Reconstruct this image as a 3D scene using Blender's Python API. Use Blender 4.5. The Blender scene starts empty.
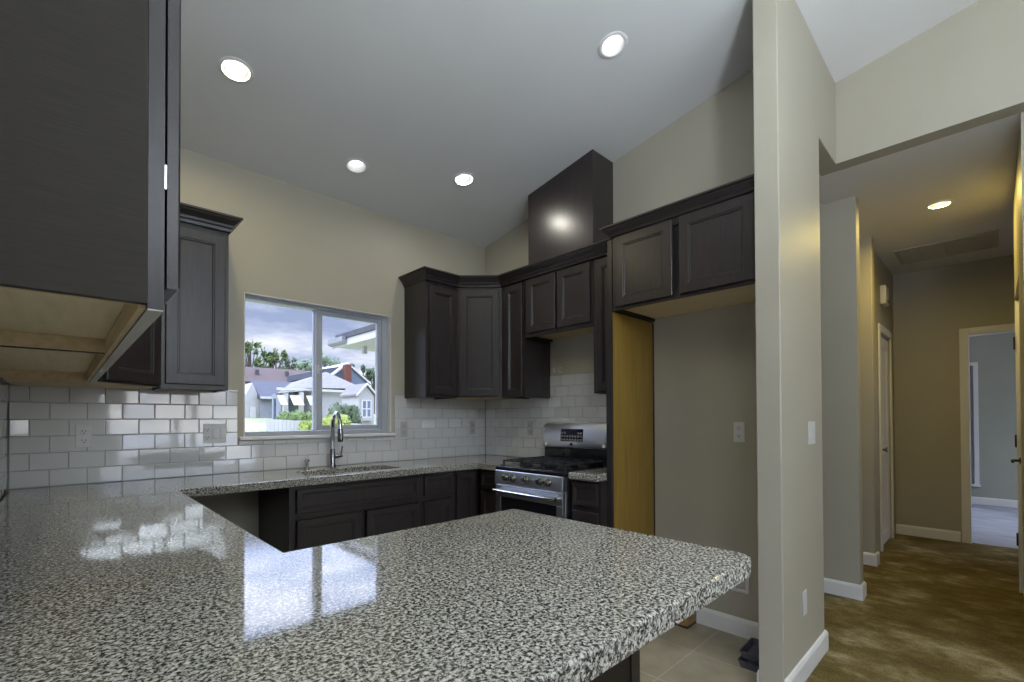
import bpy, bmesh, math, random
from mathutils import Vector, Matrix
random.seed(7)
S = bpy.context.scene
COL = S.collection
PI = math.pi

# ------------------------------------------------------------------ camera
cam_d = bpy.data.cameras.new('camera'); cam = bpy.data.objects.new('camera', cam_d); COL.objects.link(cam); S.camera = cam
yaw, pit, rol = math.radians(44.066), math.radians(0.6695), math.radians(-0.2168)
fw = Vector((math.sin(yaw)*math.cos(pit), math.cos(yaw)*math.cos(pit), math.sin(pit)))
r0 = Vector((math.cos(yaw), -math.sin(yaw), 0)); u0 = r0.cross(fw)
rr = r0*math.cos(rol) + u0*math.sin(rol); uu = -r0*math.sin(rol) + u0*math.cos(rol)
m = Matrix((rr, uu, -fw)).transposed().to_4x4(); m.translation = Vector((0.2012, -3.6331, 1.2792)); cam.matrix_world = m
cam_d.sensor_width = 36.0; cam_d.lens = 36.0*467.56/1024; cam_d.shift_y = (413.1-341)/1024; cam_d.clip_start = 0.02; cam_d.clip_end = 500

# ------------------------------------------------------------------ sky
world = bpy.data.worlds.new('world'); S.world = world; world.use_nodes = True
wt = world.node_tree; wt.nodes.clear()
def wn(t, **kw):
    n = wt.nodes.new(t)
    for k, v in kw.items(): setattr(n, k, v)
    return n
w_out = wn('ShaderNodeOutputWorld'); w_bg = wn('ShaderNodeBackground'); w_tc = wn('ShaderNodeTexCoord')
w_sep = wn('ShaderNodeSeparateXYZ'); wt.links.new(w_tc.outputs['Generated'], w_sep.inputs[0])
w_el = wn('ShaderNodeValToRGB'); wt.links.new(w_sep.outputs['Z'], w_el.inputs[0])
def ramp(node, stops):
    e = node.color_ramp.elements
    while len(e) > 1: e.remove(e[-1])
    e[0].position = stops[0][0]; e[0].color = (*stops[0][1], 1)
    for p, c in stops[1:]:
        k = e.new(p); k.color = (*c, 1)
ramp(w_el, [(0.0, (.42, .44, .49)), (.10, (.32, .345, .43)), (.221, (.28, .31, .395)), (.238, (1.05, 1.2, 1.65)), (.40, (1.25, 1.42, 1.95)), (.50, (3.6, 4.0, 5.2)), (1.0, (1.6, 1.9, 2.7))])
w_map = wn('ShaderNodeMapping'); w_map.inputs['Scale'].default_value = (2.6, 2.6, 10.0); wt.links.new(w_tc.outputs['Generated'], w_map.inputs[0])
w_no = wn('ShaderNodeTexNoise'); w_no.inputs['Scale'].default_value = 1.5; w_no.inputs['Detail'].default_value = 6; w_no.inputs['Roughness'].default_value = .58
wt.links.new(w_map.outputs[0], w_no.inputs['Vector'])
w_cr = wn('ShaderNodeValToRGB'); ramp(w_cr, [(.40, (.62, .68, .80)), (.50, (.95, .97, 1.0)), (.62, (1.6, 1.48, 1.28))]); wt.links.new(w_no.outputs['Fac'], w_cr.inputs[0])
w_mx = wn('ShaderNodeMix', data_type='RGBA', blend_type='MULTIPLY'); w_mx.inputs[0].default_value = 1
wt.links.new(w_el.outputs[0], w_mx.inputs[6]); wt.links.new(w_cr.outputs[0], w_mx.inputs[7])
w_az = wn('ShaderNodeMapRange'); w_az.inputs['From Min'].default_value = -.6; w_az.inputs['From Max'].default_value = .8; w_az.inputs['To Min'].default_value = .75; w_az.inputs['To Max'].default_value = 1.25
wt.links.new(w_sep.outputs['Y'], w_az.inputs[0])          # the cloud cover is thinner over the back yard
w_g1 = wn('ShaderNodeMapRange'); w_g1.inputs['From Min'].default_value = -.55; w_g1.inputs['From Max'].default_value = -.85; wt.links.new(w_sep.outputs['Y'], w_g1.inputs[0])
w_g2 = wn('ShaderNodeMapRange'); w_g2.inputs['From Min'].default_value = .20; w_g2.inputs['From Max'].default_value = .06; wt.links.new(w_sep.outputs['Z'], w_g2.inputs[0])
w_gm = wn('ShaderNodeMath', operation='MULTIPLY'); wt.links.new(w_g1.outputs[0], w_gm.inputs[0]); wt.links.new(w_g2.outputs[0], w_gm.inputs[1])
w_ga = wn('ShaderNodeMath', operation='MULTIPLY_ADD'); w_ga.inputs[1].default_value = 2.4; wt.links.new(w_gm.outputs[0], w_ga.inputs[0]); wt.links.new(w_az.outputs[0], w_ga.inputs[2])
wt.links.new(w_ga.outputs[0], w_bg.inputs[1]); wt.links.new(w_mx.outputs[2], w_bg.inputs[0])
wt.links.new(w_bg.outputs[0], w_out.inputs[0])

sun_d = bpy.data.lights.new('sun', 'SUN'); sun_d.energy = 1.0; sun_d.angle = math.radians(2); sun_d.color = (1, .95, .86)
sun = bpy.data.objects.new('sun', sun_d); COL.objects.link(sun)
sun.rotation_euler = Vector((.50, .30, -.81)).to_track_quat('-Z', 'Y').to_euler()

S.view_settings.view_transform = 'Standard'; S.view_settings.look = 'None'; S.view_settings.gamma = 1
S.view_settings.use_curve_mapping = False; S.view_settings.exposure = 0.85
try:
    S.cycles.sample_clamp_indirect = 6.0; S.cycles.max_bounces = 10; S.cycles.transparent_max_bounces = 16
    S.cycles.use_denoising = True
except Exception: pass

# ------------------------------------------------------------------ materials
MATS = {}
def mat(name, col, rough=.5, metal=0, spec=.5, emit=None, estr=0, coat=0):
    m = bpy.data.materials.new(name); m.use_nodes = True; nt = m.node_tree; b = nt.nodes['Principled BSDF']
    b.inputs['Base Color'].default_value = (*col, 1); b.inputs['Roughness'].default_value = rough; b.inputs['Metallic'].default_value = metal
    b.inputs['Specular IOR Level'].default_value = spec; b.inputs['Coat Weight'].default_value = coat; b.inputs['Coat Roughness'].default_value = .05
    if emit: b.inputs['Emission Color'].default_value = (*emit, 1); b.inputs['Emission Strength'].default_value = estr
    MATS[name] = m; return m
def noise_mat(name, stops, scale=10, detail=4, stretch=(1, 1, 1), rough=.5, bump=0, bscale=None, metal=0, spec=.5, rough2=None, nrough=.5, distort=0, dist=.002):
    m = mat(name, stops[0][1], rough, metal, spec); nt = m.node_tree; b = nt.nodes['Principled BSDF']; L = nt.links
    tc = nt.nodes.new('ShaderNodeTexCoord'); mp = nt.nodes.new('ShaderNodeMapping'); mp.inputs['Scale'].default_value = stretch
    L.new(tc.outputs['Object'], mp.inputs[0])
    n = nt.nodes.new('ShaderNodeTexNoise'); n.inputs['Scale'].default_value = scale; n.inputs['Detail'].default_value = detail; n.inputs['Roughness'].default_value = nrough; n.inputs['Distortion'].default_value = distort
    L.new(mp.outputs[0], n.inputs['Vector'])
    c = nt.nodes.new('ShaderNodeValToRGB'); ramp(c, stops); L.new(n.outputs['Fac'], c.inputs[0]); L.new(c.outputs[0], b.inputs['Base Color'])
    if bump:
        n2 = nt.nodes.new('ShaderNodeTexNoise'); n2.inputs['Scale'].default_value = bscale or scale; n2.inputs['Detail'].default_value = 3; L.new(mp.outputs[0], n2.inputs['Vector'])
        bp = nt.nodes.new('ShaderNodeBump'); bp.inputs['Strength'].default_value = bump; bp.inputs['Distance'].default_value = dist; L.new(n2.outputs['Fac'], bp.inputs['Height']); L.new(bp.outputs[0], b.inputs['Normal'])
    return m

noise_mat('paint', [(.3, (.388, .358, .280)), (.7, (.406, .375, .294))], 3, bump=.12, bscale=90)
noise_mat('paint_ceiling', [(.3, (.72, .72, .71)), (.7, (.74, .74, .73))], 3, bump=.12, bscale=80)
noise_mat('paint_bedroom', [(.3, (0.34, 0.3485, 0.289)), (.7, (0.357, 0.3655, 0.306))], 3)
noise_mat('white_trim', [(.3, (.70, .69, .66)), (.7, (.74, .73, .70))], 5, rough=.35)
noise_mat('vinyl_backlit', [(.3, (.36, .385, .43)), (.7, (.39, .415, .46))], 5, rough=.3)  # white frames with their backlit blue-grey shade put into the colour
noise_mat('plastic_white', [(.3, (.60, .59, .57)), (.7, (.64, .63, .61))], 20, rough=.3)
noise_mat('plastic_grey', [(.3, (.43, .42, .40)), (.7, (.46, .45, .43))], 20, rough=.25)
noise_mat('slot_black', [(.3, (.012, .012, .012)), (.7, (.02, .02, .02))], 20, rough=.5)
noise_mat('espresso', [(.25, (.023, .0185, .0185)), (.5, (.029, .0235, .023)), (.75, (.040, .032, .030))], 5, 6, (14, 14, 1.1), rough=.33, bump=.08, bscale=8, spec=.4)
noise_mat('espresso_panel', [(.25, (.022, .0175, .0125)), (.5, (.027, .0215, .0155)), (.75, (.034, .027, .020))], 7, 7, (1.8, 1.8, 46), rough=.6, bump=.05, bscale=8, spec=.22)
noise_mat('espresso_gloss', [(.25, (.030, .0235, .0235)), (.75, (.042, .033, .031))], 5, 5, (8, 8, 1), rough=.28)
noise_mat('plywood', [(.2, (.66, .55, .33)), (.5, (.74, .62, .39)), (.8, (.80, .69, .47))], 4, 6, (1.2, 12, 12), rough=.55)
noise_mat('raw_wood', [(.2, (.50, .38, .19)), (.5, (.60, .46, .25)), (.8, (.68, .54, .33))], 5, 6, (1, 10, 10), rough=.55)
noise_mat('oak_panel', [(.2, (.22, .13, .020)), (.5, (.27, .165, .029)), (.8, (.33, .21, .045))], 3, 7, (9, 9, .8), rough=.42, distort=.6)
noise_mat('grey_edge', [(.3, (.42, .40, .36)), (.7, (.50, .48, .44))], 8, 5, (1, 10, 1), rough=.5)
noise_mat('grout', [(.3, (.20, .195, .19)), (.7, (.25, .24, .235))], 60, rough=.8)
noise_mat('tile_glaze', [(.3, (.60, .60, .59)), (.7, (.65, .65, .64))], 2.2, rough=.05, bump=.05, bscale=12, spec=1.0)
MATS['tile_glaze'].node_tree.nodes['Principled BSDF'].inputs['Coat Weight'].default_value = 1.0
noise_mat('steel', [(.3, (.74, .76, .80)), (.7, (.82, .84, .88))], 3, 4, (1, 1, 60), rough=.30, metal=1)
noise_mat('chrome', [(.3, (.62, .63, .65)), (.7, (.68, .69, .70))], 3, rough=.10, metal=1)
noise_mat('dark_chrome', [(.3, (.25, .25, .26)), (.7, (.34, .34, .35))], 3, rough=.15, metal=1)
noise_mat('cast_iron', [(.3, (.025, .026, .03)), (.7, (.05, .052, .06))], 40, rough=.3)
noise_mat('black_enamel', [(.3, (.010, .010, .012)), (.7, (.016, .016, .018))], 5, rough=.15)
noise_mat('knob_metal', [(.3, (.10, .095, .085)), (.7, (.16, .15, .13))], 20, rough=.25, metal=.8)
noise_mat('key_grey', [(.3, (.22, .24, .25)), (.7, (.30, .32, .33))], 20, rough=.4)
noise_mat('mark_white', [(.3, (.62, .61, .57)), (.7, (.70, .69, .64))], 20, rough=.6)
noise_mat('grille_paint', [(.3, (.46, .43, .36)), (.7, (.50, .47, .40))], 20, rough=.5)
noise_mat('dark_plastic', [(.3, (.05, .05, .06)), (.7, (.12, .12, .14))], 14, rough=.2)
noise_mat('cardboard', [(.3, (.30, .17, .06)), (.7, (.38, .23, .09))], 12, rough=.7)
noise_mat('siding_white', [(.3, (0.3276, 0.3276, 0.3276)), (.7, (0.3588, 0.3588, 0.3588))], 3, rough=.7)
noise_mat('siding_blue', [(.3, (0.1014, 0.1287, 0.1872)), (.7, (0.1248, 0.156, 0.2184))], 3, rough=.7)
noise_mat('siding_grey', [(.3, (0.195, 0.2106, 0.2418)), (.7, (0.2262, 0.2418, 0.273))], 3, rough=.7)
noise_mat('siding_beige', [(.3, (0.4056, 0.39, 0.351)), (.7, (0.4446, 0.429, 0.39))], 3, rough=.7)
noise_mat('roof_brown', [(.3, (0.0585, 0.03744, 0.03588)), (.7, (0.0819, 0.0546, 0.05148))], 3, 5, (1, 1, 4), rough=.9)
noise_mat('roof_grey', [(.3, (0.0507, 0.05616, 0.078)), (.7, (0.0741, 0.078, 0.1053))], 3, 5, (1, 1, 4), rough=.9)
noise_mat('roof_pale', [(.3, (0.156, 0.1482, 0.1443)), (.7, (0.2028, 0.195, 0.1911))], 3, 5, (1, 1, 4), rough=.9)
noise_mat('roof_dark', [(.3, (0.039, 0.0429, 0.0507)), (.7, (0.0624, 0.0663, 0.0741))], 6, rough=.8)
noise_mat('fascia_white', [(.3, (0.429, 0.429, 0.429)), (.7, (0.468, 0.468, 0.468))], 3, rough=.5)
noise_mat('gutter_grey', [(.3, (0.1716, 0.1794, 0.195)), (.7, (0.2184, 0.2262, 0.2418))], 3, rough=.5)
noise_mat('house_glass', [(.3, (.07, .10, .16)), (.7, (.12, .16, .24))], 1.5, rough=.1)
noise_mat('brick_red', [(.3, (0.0936, 0.0312, 0.0234)), (.7, (0.1404, 0.0507, 0.03744))], 12, rough=.9)
noise_mat('lawn', [(.3, (0.156, 0.1872, 0.078)), (.5, (0.2184, 0.234, 0.1248)), (.7, (0.2652, 0.2652, 0.1716))], .6, 6, rough=1)
noise_mat('patio', [(.3, (.48, .46, .43)), (.7, (.54, .52, .49))], 3, rough=.9)  # pale tone of unseen ground, chosen to bounce daylight indoors
noise_mat('leaf_mid', [(.3, (0.0546, 0.0936, 0.0234)), (.7, (0.1326, 0.1872, 0.0546))], 2.2, rough=.8)
noise_mat('leaf_dark', [(.3, (.035, .06, .03)), (.7, (.10, .14, .07))], 2.2, rough=.8)
noise_mat('leaf_bright', [(.3, (0.1716, 0.234, 0.039)), (.7, (0.2808, 0.3276, 0.078))], 2.2, rough=.8)
noise_mat('leaf_pale', [(.3, (0.117, 0.1638, 0.1014)), (.7, (0.1872, 0.234, 0.156))], 2.2, rough=.8)
noise_mat('bark', [(.3, (.06, .05, .045)), (.7, (.10, .085, .075))], 6, rough=.9)
noise_mat('lamp_ring', [(.3, (.78, .77, .75)), (.7, (.82, .81, .79))], 20, rough=.4)
mat('lamp_lens', (.9, .9, .9), .4, emit=(.97, .97, 1.0), estr=2.4)
mat('lamp_lens_hall', (.9, .9, .9), .4, emit=(1, .90, .74), estr=4)
mat('globe', (.9, .9, .9), .6, emit=(.78, .885, 1.0), estr=4.0)  # glow of the lanterns added for fill

def tile_floor():
    m = mat('floor_tile', (.3, .27, .2), .35); nt = m.node_tree; b = nt.nodes['Principled BSDF']; L = nt.links
    tc = nt.nodes.new('ShaderNodeTexCoord'); mp = nt.nodes.new('ShaderNodeMapping'); mp.inputs['Location'].default_value = (-2.93, 2.36, 0); L.new(tc.outputs['Object'], mp.inputs[0])
    br = nt.nodes.new('ShaderNodeTexBrick'); br.offset = 0; br.inputs['Scale'].default_value = 1; br.inputs['Brick Width'].default_value = .42; br.inputs['Row Height'].default_value = .42
    br.inputs['Mortar Size'].default_value = .004; br.inputs['Color1'].default_value = (.30, .26, .18, 1); br.inputs['Color2'].default_value = (.33, .285, .20, 1); br.inputs['Mortar'].default_value = (.42, .38, .30, 1)
    L.new(mp.outputs[0], br.inputs['Vector'])
    n = nt.nodes.new('ShaderNodeTexNoise'); n.inputs['Scale'].default_value = 5; n.inputs['Detail'].default_value = 6; L.new(tc.outputs['Object'], n.inputs['Vector'])
    c = nt.nodes.new('ShaderNodeValToRGB'); ramp(c, [(.35, (.8, .8, .8)), (.65, (1.2, 1.18, 1.15))]); L.new(n.outputs['Fac'], c.inputs[0])
    mx = nt.nodes.new('ShaderNodeMix'); mx.data_type = 'RGBA'; mx.blend_type = 'MULTIPLY'; mx.inputs[0].default_value = 1
    L.new(br.outputs['Color'], mx.inputs[6]); L.new(c.outputs[0], mx.inputs[7]); L.new(mx.outputs[2], b.inputs['Base Color'])
tile_floor()

def carpet():
    m = mat('carpet', (.3, .25, .15), .95, spec=.1); nt = m.node_tree; b = nt.nodes['Principled BSDF']; L = nt.links
    tc = nt.nodes.new('ShaderNodeTexCoord')
    mp = nt.nodes.new('ShaderNodeMapping'); mp.inputs['Rotation'].default_value = (0, 0, .75); mp.inputs['Scale'].default_value = (1.5, 1.0, 1); L.new(tc.outputs['Object'], mp.inputs[0])
    n = nt.nodes.new('ShaderNodeTexNoise'); n.inputs['Scale'].default_value = 3.4; n.inputs['Detail'].default_value = 8; n.inputs['Roughness'].default_value = .66; n.inputs['Distortion'].default_value = .15; L.new(mp.outputs[0], n.inputs['Vector'])
    c = nt.nodes.new('ShaderNodeValToRGB'); ramp(c, [(.34, (.100, .072, .022)), (.5, (.150, .112, .040)), (.58, (.205, .162, .072)), (.68, (.32, .275, .17))]); L.new(n.outputs['Fac'], c.inputs[0])
    n2 = nt.nodes.new('ShaderNodeTexNoise'); n2.inputs['Scale'].default_value = 160; n2.inputs['Detail'].default_value = 2; L.new(tc.outputs['Object'], n2.inputs['Vector'])
    c2 = nt.nodes.new('ShaderNodeValToRGB'); ramp(c2, [(.3, (.7, .7, .7)), (.7, (1.3, 1.3, 1.3))]); L.new(n2.outputs['Fac'], c2.inputs[0])
    mx = nt.nodes.new('ShaderNodeMix'); mx.data_type = 'RGBA'; mx.blend_type = 'MULTIPLY'; mx.inputs[0].default_value = 1
    L.new(c.outputs[0], mx.inputs[6]); L.new(c2.outputs[0], mx.inputs[7]); L.new(mx.outputs[2], b.inputs['Base Color'])
    bp = nt.nodes.new('ShaderNodeBump'); bp.inputs['Strength'].default_value = .6; bp.inputs['Distance'].default_value = .01; L.new(n2.outputs['Fac'], bp.inputs['Height']); L.new(bp.outputs[0], b.inputs['Normal'])
carpet()

noise_mat('carpet_daylit', [(.3, (.30, .31, .34)), (.7, (.40, .41, .45))], 5, 6, (2, .8, 1), rough=.95, spec=.1)  # blue daylight on the bedroom floor put into the carpet colour
def granite():
    m = mat('granite', (.4, .38, .33), .055, spec=.5); nt = m.node_tree; b = nt.nodes['Principled BSDF']; L = nt.links
    tc = nt.nodes.new('ShaderNodeTexCoord')
    n = nt.nodes.new('ShaderNodeTexNoise'); n.inputs['Scale'].default_value = 145; n.inputs['Detail'].default_value = 4; n.inputs['Roughness'].default_value = .62; n.inputs['Distortion'].default_value = .6; L.new(tc.outputs['Object'], n.inputs['Vector'])
    c = nt.nodes.new('ShaderNodeValToRGB'); ramp(c, [(.36, (.026, .026, .027)), (.435, (.068, .066, .062)), (.48, (.185, .18, .163)), (.52, (.36, .35, .31)), (.60, (.55, .54, .50)), (.70, (.66, .65, .62))]); L.new(n.outputs['Fac'], c.inputs[0])
    v = nt.nodes.new('ShaderNodeTexVoronoi'); v.inputs['Scale'].default_value = 230; L.new(tc.outputs['Object'], v.inputs['Vector'])
    c2 = nt.nodes.new('ShaderNodeValToRGB'); ramp(c2, [(.0, (.55, .53, .50)), (.5, (1.0, .99, .96)), (1, (1.12, 1.08, 1.0))]); L.new(v.outputs['Color'], c2.inputs[0])
    mx = nt.nodes.new('ShaderNodeMix'); mx.data_type = 'RGBA'; mx.blend_type = 'MULTIPLY'; mx.inputs[0].default_value = 1
    L.new(c.outputs[0], mx.inputs[6]); L.new(c2.outputs[0], mx.inputs[7]); L.new(mx.outputs[2], b.inputs['Base Color'])
granite()

def glass():
    m = bpy.data.materials.new('window_glass'); m.use_nodes = True; nt = m.node_tree; nt.nodes.clear(); L = nt.links
    o = nt.nodes.new('ShaderNodeOutputMaterial'); t = nt.nodes.new('ShaderNodeBsdfTransparent'); t.inputs[0].default_value = (.96, .97, .98, 1)
    g = nt.nodes.new('ShaderNodeBsdfGlossy'); g.inputs['Roughness'].default_value = .01; f = nt.nodes.new('ShaderNodeFresnel'); f.inputs[0].default_value = 1.3
    x = nt.nodes.new('ShaderNodeMixShader'); L.new(f.outputs[0], x.inputs[0]); L.new(t.outputs[0], x.inputs[1]); L.new(g.outputs[0], x.inputs[2]); L.new(x.outputs[0], o.inputs[0]); MATS['window_glass'] = m
glass()

# ------------------------------------------------------------------ mesh helpers
class MB:
    def __init__(s): s.b = bmesh.new()
    def box(s, x0, x1, y0, y1, z0, z1, M=None):
        P = [(x, y, z) for z in (z0, z1) for y in (y0, y1) for x in (x0, x1)]
        v = [s.b.verts.new(M @ Vector(p) if M else p) for p in P]
        for f in ((0, 2, 3, 1), (4, 5, 7, 6), (0, 1, 5, 4), (2, 6, 7, 3), (0, 4, 6, 2), (1, 3, 7, 5)): s.b.faces.new([v[i] for i in f])
        return s
    def prism(s, pts, axis, a, c):            # polygon in the two other axes, extruded along axis a..c
        def mk(p, t):
            return {'x': (t, p[0], p[1]), 'y': (p[0], t, p[1]), 'z': (p[0], p[1], t)}[axis]
        A = [s.b.verts.new(mk(p, a)) for p in pts]; B = [s.b.verts.new(mk(p, c)) for p in pts]; n = len(pts)
        s.b.faces.new(A); s.b.faces.new(B)
        for i in range(n): s.b.faces.new((A[i], A[(i+1) % n], B[(i+1) % n], B[i]))
        return s
    def lathe(s, prof, c=(0, 0, 0), n=24, M=None):     # prof: (radius, height) along z
        rings = []
        for r, h in prof:
            ring = []
            for i in range(n):
                p = Vector((c[0]+r*math.cos(2*PI*i/n), c[1]+r*math.sin(2*PI*i/n), c[2]+h))
                ring.append(s.b.verts.new(M @ p if M else p))
            rings.append(ring)
        for a, b in zip(rings, rings[1:]):
            for i in range(n): s.b.faces.new((a[i], a[(i+1) % n], b[(i+1) % n], b[i]))
        s.b.faces.new(rings[0]); s.b.faces.new(rings[-1]); return s
    def tube(s, path, r, n=10):
        rings = []; path = [Vector(p) for p in path]
        for i, p in enumerate(path):
            t = (path[min(i+1, len(path)-1)] - path[max(i-1, 0)]).normalized()
            up = Vector((0, 0, 1)) if abs(t.z) < .9 else Vector((1, 0, 0))
            a = t.cross(up).normalized(); b = t.cross(a); R = r[i] if isinstance(r, (list, tuple)) else r
            rings.append([s.b.verts.new(p + a*R*math.cos(2*PI*k/n) + b*R*math.sin(2*PI*k/n)) for k in range(n)])
        for a, b in zip(rings, rings[1:]):
            for k in range(n): s.b.faces.new((a[k], a[(k+1) % n], b[(k+1) % n], b[k]))
        s.b.faces.new(rings[0]); s.b.faces.new(rings[-1]); return s
    def sweep(s, prof, path):                 # prof: (out, z); path: list of (x, y, ox, oy) with the out direction already mitred
        rings = [[s.b.verts.new((x+ox*o, y+oy*o, z)) for o, z in prof] for x, y, ox, oy in path]; n = len(prof)
        for a, b in zip(rings, rings[1:]):
            for k in range(n): s.b.faces.new((a[k], a[(k+1) % n], b[(k+1) % n], b[k]))
        s.b.faces.new(rings[0]); s.b.faces.new(rings[-1]); return s
    def door(s, w, h, M, st=.055, t=.02):     # framed door with a sunken centre panel; local x 0..w, z 0..h, back at y 0, front at y -t
        def ring(i, y): return [s.b.verts.new(M @ Vector(p)) for p in ((i, y, i), (w-i, y, i), (w-i, y, h-i), (i, y, h-i))]
        R = [ring(0, 0), ring(0, -t+.003), ring(.003, -t), ring(st, -t), ring(st+.003, -t+.004), ring(st+.010, -t+.004), ring(st+.014, -t+.010)]
        for a, b in zip(R, R[1:]):
            for k in range(4): s.b.faces.new((a[k], a[(k+1) % 4], b[(k+1) % 4], b[k]))
        s.b.faces.new(R[0]); s.b.faces.new(R[-1]); return s
    def build(s, name, mt, parent=None, bevel=0, seg=2, smooth=False, label=None, ang=30, flat=False):
        b = s.b; bmesh.ops.recalc_face_normals(b, faces=b.faces)
        if bevel:
            es = [e for e in b.edges if len(e.link_faces) == 2 and e.calc_face_angle(0) > math.radians(ang)]
            bmesh.ops.bevel(b, geom=es, offset=bevel, segments=seg, affect='EDGES', profile=.5, clamp_overlap=True)
        if smooth:
            for f in b.faces: f.smooth = not (flat and max(abs(c) for c in f.normal) > .9999)
            for e in b.edges:
                if len(e.link_faces) == 2 and e.calc_face_angle(0) > math.radians(42): e.smooth = False
        me = bpy.data.meshes.new(name); b.to_mesh(me); b.free()
        o = bpy.data.objects.new(name, me); COL.objects.link(o); me.materials.append(MATS[mt])
        if parent: o.parent = parent
        if label: o['label'] = label
        return o
def B(x0, x1, y0, y1, z0, z1): return MB().box(x0, x1, y0, y1, z0, z1)
def thing(name, label, cat, loc=(0, 0, 0), rz=0, group=None):
    o = bpy.data.objects.new(name, None); COL.objects.link(o); o.empty_display_size = .1
    o.location = loc; o.rotation_euler = (0, 0, rz); o['label'] = label; o['category'] = cat
    if group: o['group'] = group
    return o
def tag(o, label, cat, group=None, kind=None):
    o['label'] = label; o['category'] = cat
    if group: o['group'] = group
    if kind: o['kind'] = kind
    return o
def struct(o, label, cat=None):
    o['kind'] = 'structure'; o['label'] = label; o['category'] = cat or o.name.split('_')[0].split('.')[0]; return o
I4 = Matrix.Identity(4)
def T(x, y, z, rz=0): return Matrix.Translation((x, y, z)) @ Matrix.Rotation(rz, 4, 'Z')

# ------------------------------------------------------------------ measures
W = 3.338; FZ = -.115; CT = .914; UB = 1.46; UT = 2.46; SL = .1735; CZ = 3.035
YB = -2.905; YA = -2.79; XE = 2.741; XF = 3.52; XH = 3.96; HC = 2.99
def cz(y): return CZ - SL*y

# ------------------------------------------------------------------ setting: kitchen
struct(B(-.2, 3.52, YB, .2, FZ-.1, FZ).build('floor', 'floor_tile'), 'beige square ceramic tile kitchen floor')
cb = MB(); cb.box(3.5205, 7.48, -5.2, -.9, FZ-.1, FZ); cb.box(-.2, 3.5205, -9.6, YB-.0005, FZ-.1, FZ); cb.box(3.5205, 4.1, -9.6, -5.2, FZ-.1, FZ)
struct(cb.build('floor.001', 'carpet'), 'worn brown carpet running from the stub wall down the hallway')

struct(B(7.4805, 10.9, -5.2, -.9, FZ-.1, FZ).build('floor.002', 'carpet_daylit'), 'bedroom carpet with cool daylight put into its colour')
wb = MB()   # wall with the window opening
wx0, wx1, wz0, wz1 = 1.122, 2.264, 1.160, 2.170
wb.box(-.2, wx0, 0, .16, FZ-.1, 3.05); wb.box(wx1, 3.52, 0, .16, FZ-.1, 3.05); wb.box(wx0, wx1, 0, .16, FZ-.1, wz0); wb.box(wx0, wx1, 0, .16, wz1, 3.05)
struct(wb.build('wall_back', 'paint'), 'greige painted wall with the sink window')
lw0, lw1, lz0, lz1 = -6.3, -3.35, .65, 2.85
wl = MB(); wl.prism([(lw1, FZ-.1), (0, FZ-.1), (0, cz(0)), (lw1, cz(lw1))], 'x', -.2, 0); wl.prism([(-9.6, FZ-.1), (lw0, FZ-.1), (lw0, cz(lw0)), (-6, cz(-6)), (-9.6, 3.5)], 'x', -.2, 0)
wl.prism([(lw0, FZ-.1), (lw1, FZ-.1), (lw1, lz0), (lw0, lz0)], 'x', -.2, 0); wl.prism([(lw0, lz1), (lw1, lz1), (lw1, cz(lw1)), (lw0, cz(lw0))], 'x', -.2, 0)
struct(wl.build('wall_left', 'paint'), 'greige wall behind the near upper cabinets')
wr = MB(); wr.prism([(YA, FZ-.1), (0, FZ-.1), (0, cz(0)+.03), (YA, cz(YA)+.03)], 'x', W, XF)
struct(wr.build('wall_right', 'paint'), 'olive lit wall behind the range and in the empty refrigerator alcove')
ws = MB(); ws.prism([(XE, FZ-.1), (XF, FZ-.1), (XF, HC-.0005), (XH+.12, HC-.0005), (XH+.12, cz(YB)+.05), (XE, cz(YB)+.05)], 'y', YB, YA)
struct(ws.build('wall_stub', 'paint', bevel=.006, seg=3), 'tall pale stub wall between the refrigerator alcove and the hallway')
wh = MB(); wh.prism([(YB-.0005, HC), (-6, HC), (-6, cz(-6)+.03), (YB-.0005, cz(YB)+.03)], 'x', XH, XH+.12)
struct(wh.build('wall_header', 'paint'), 'dropped beige header wall above the hallway opening')
wg = MB(); wg.box(XH, XH+.12, -9.6, -3.9, FZ-.1, HC); wg.box(XH, XH+.12, -9.6, -6, HC, 4.2)
struct(wg.build('wall_living', 'paint'), 'living room side wall beyond the hallway opening')
ce = MB(); ce.prism([(.5, cz(.5)), (-6, cz(-6)), (-9.7, 3.43), (-9.7, 3.55), (-6, cz(-6)+.12), (.5, cz(.5)+.12)], 'x', -.35, 4.08)
ceil_o = ce.build('ceiling', 'paint_ceiling'); struct(ceil_o, 'sloped vaulted ceiling over the kitchen')
CANS = [(.878, -.794), (1.735, -.44), (2.478, -.748), (2.458, -2.140)]; HALL_CAN = (5.28, -3.34)
def cut(o, spots, r):                      # round openings for the recessed cans
    c = MB()
    for x, y, z in spots: c.lathe([(r, -.3), (r, .3)], c=(x, y, z), n=40)
    co = c.build('cutter', 'paint_ceiling'); md = o.modifiers.new('cans', 'BOOLEAN'); md.operation = 'DIFFERENCE'; md.object = co; md.solver = 'EXACT'
    bpy.context.view_layer.update(); me = bpy.data.meshes.new_from_object(o.evaluated_get(bpy.context.evaluated_depsgraph_get()))
    o.modifiers.clear(); o.data = me; me.name = o.name; bpy.data.objects.remove(co)
cut(ceil_o, [(x, y, cz(y)) for x, y in CANS], .070)

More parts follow.
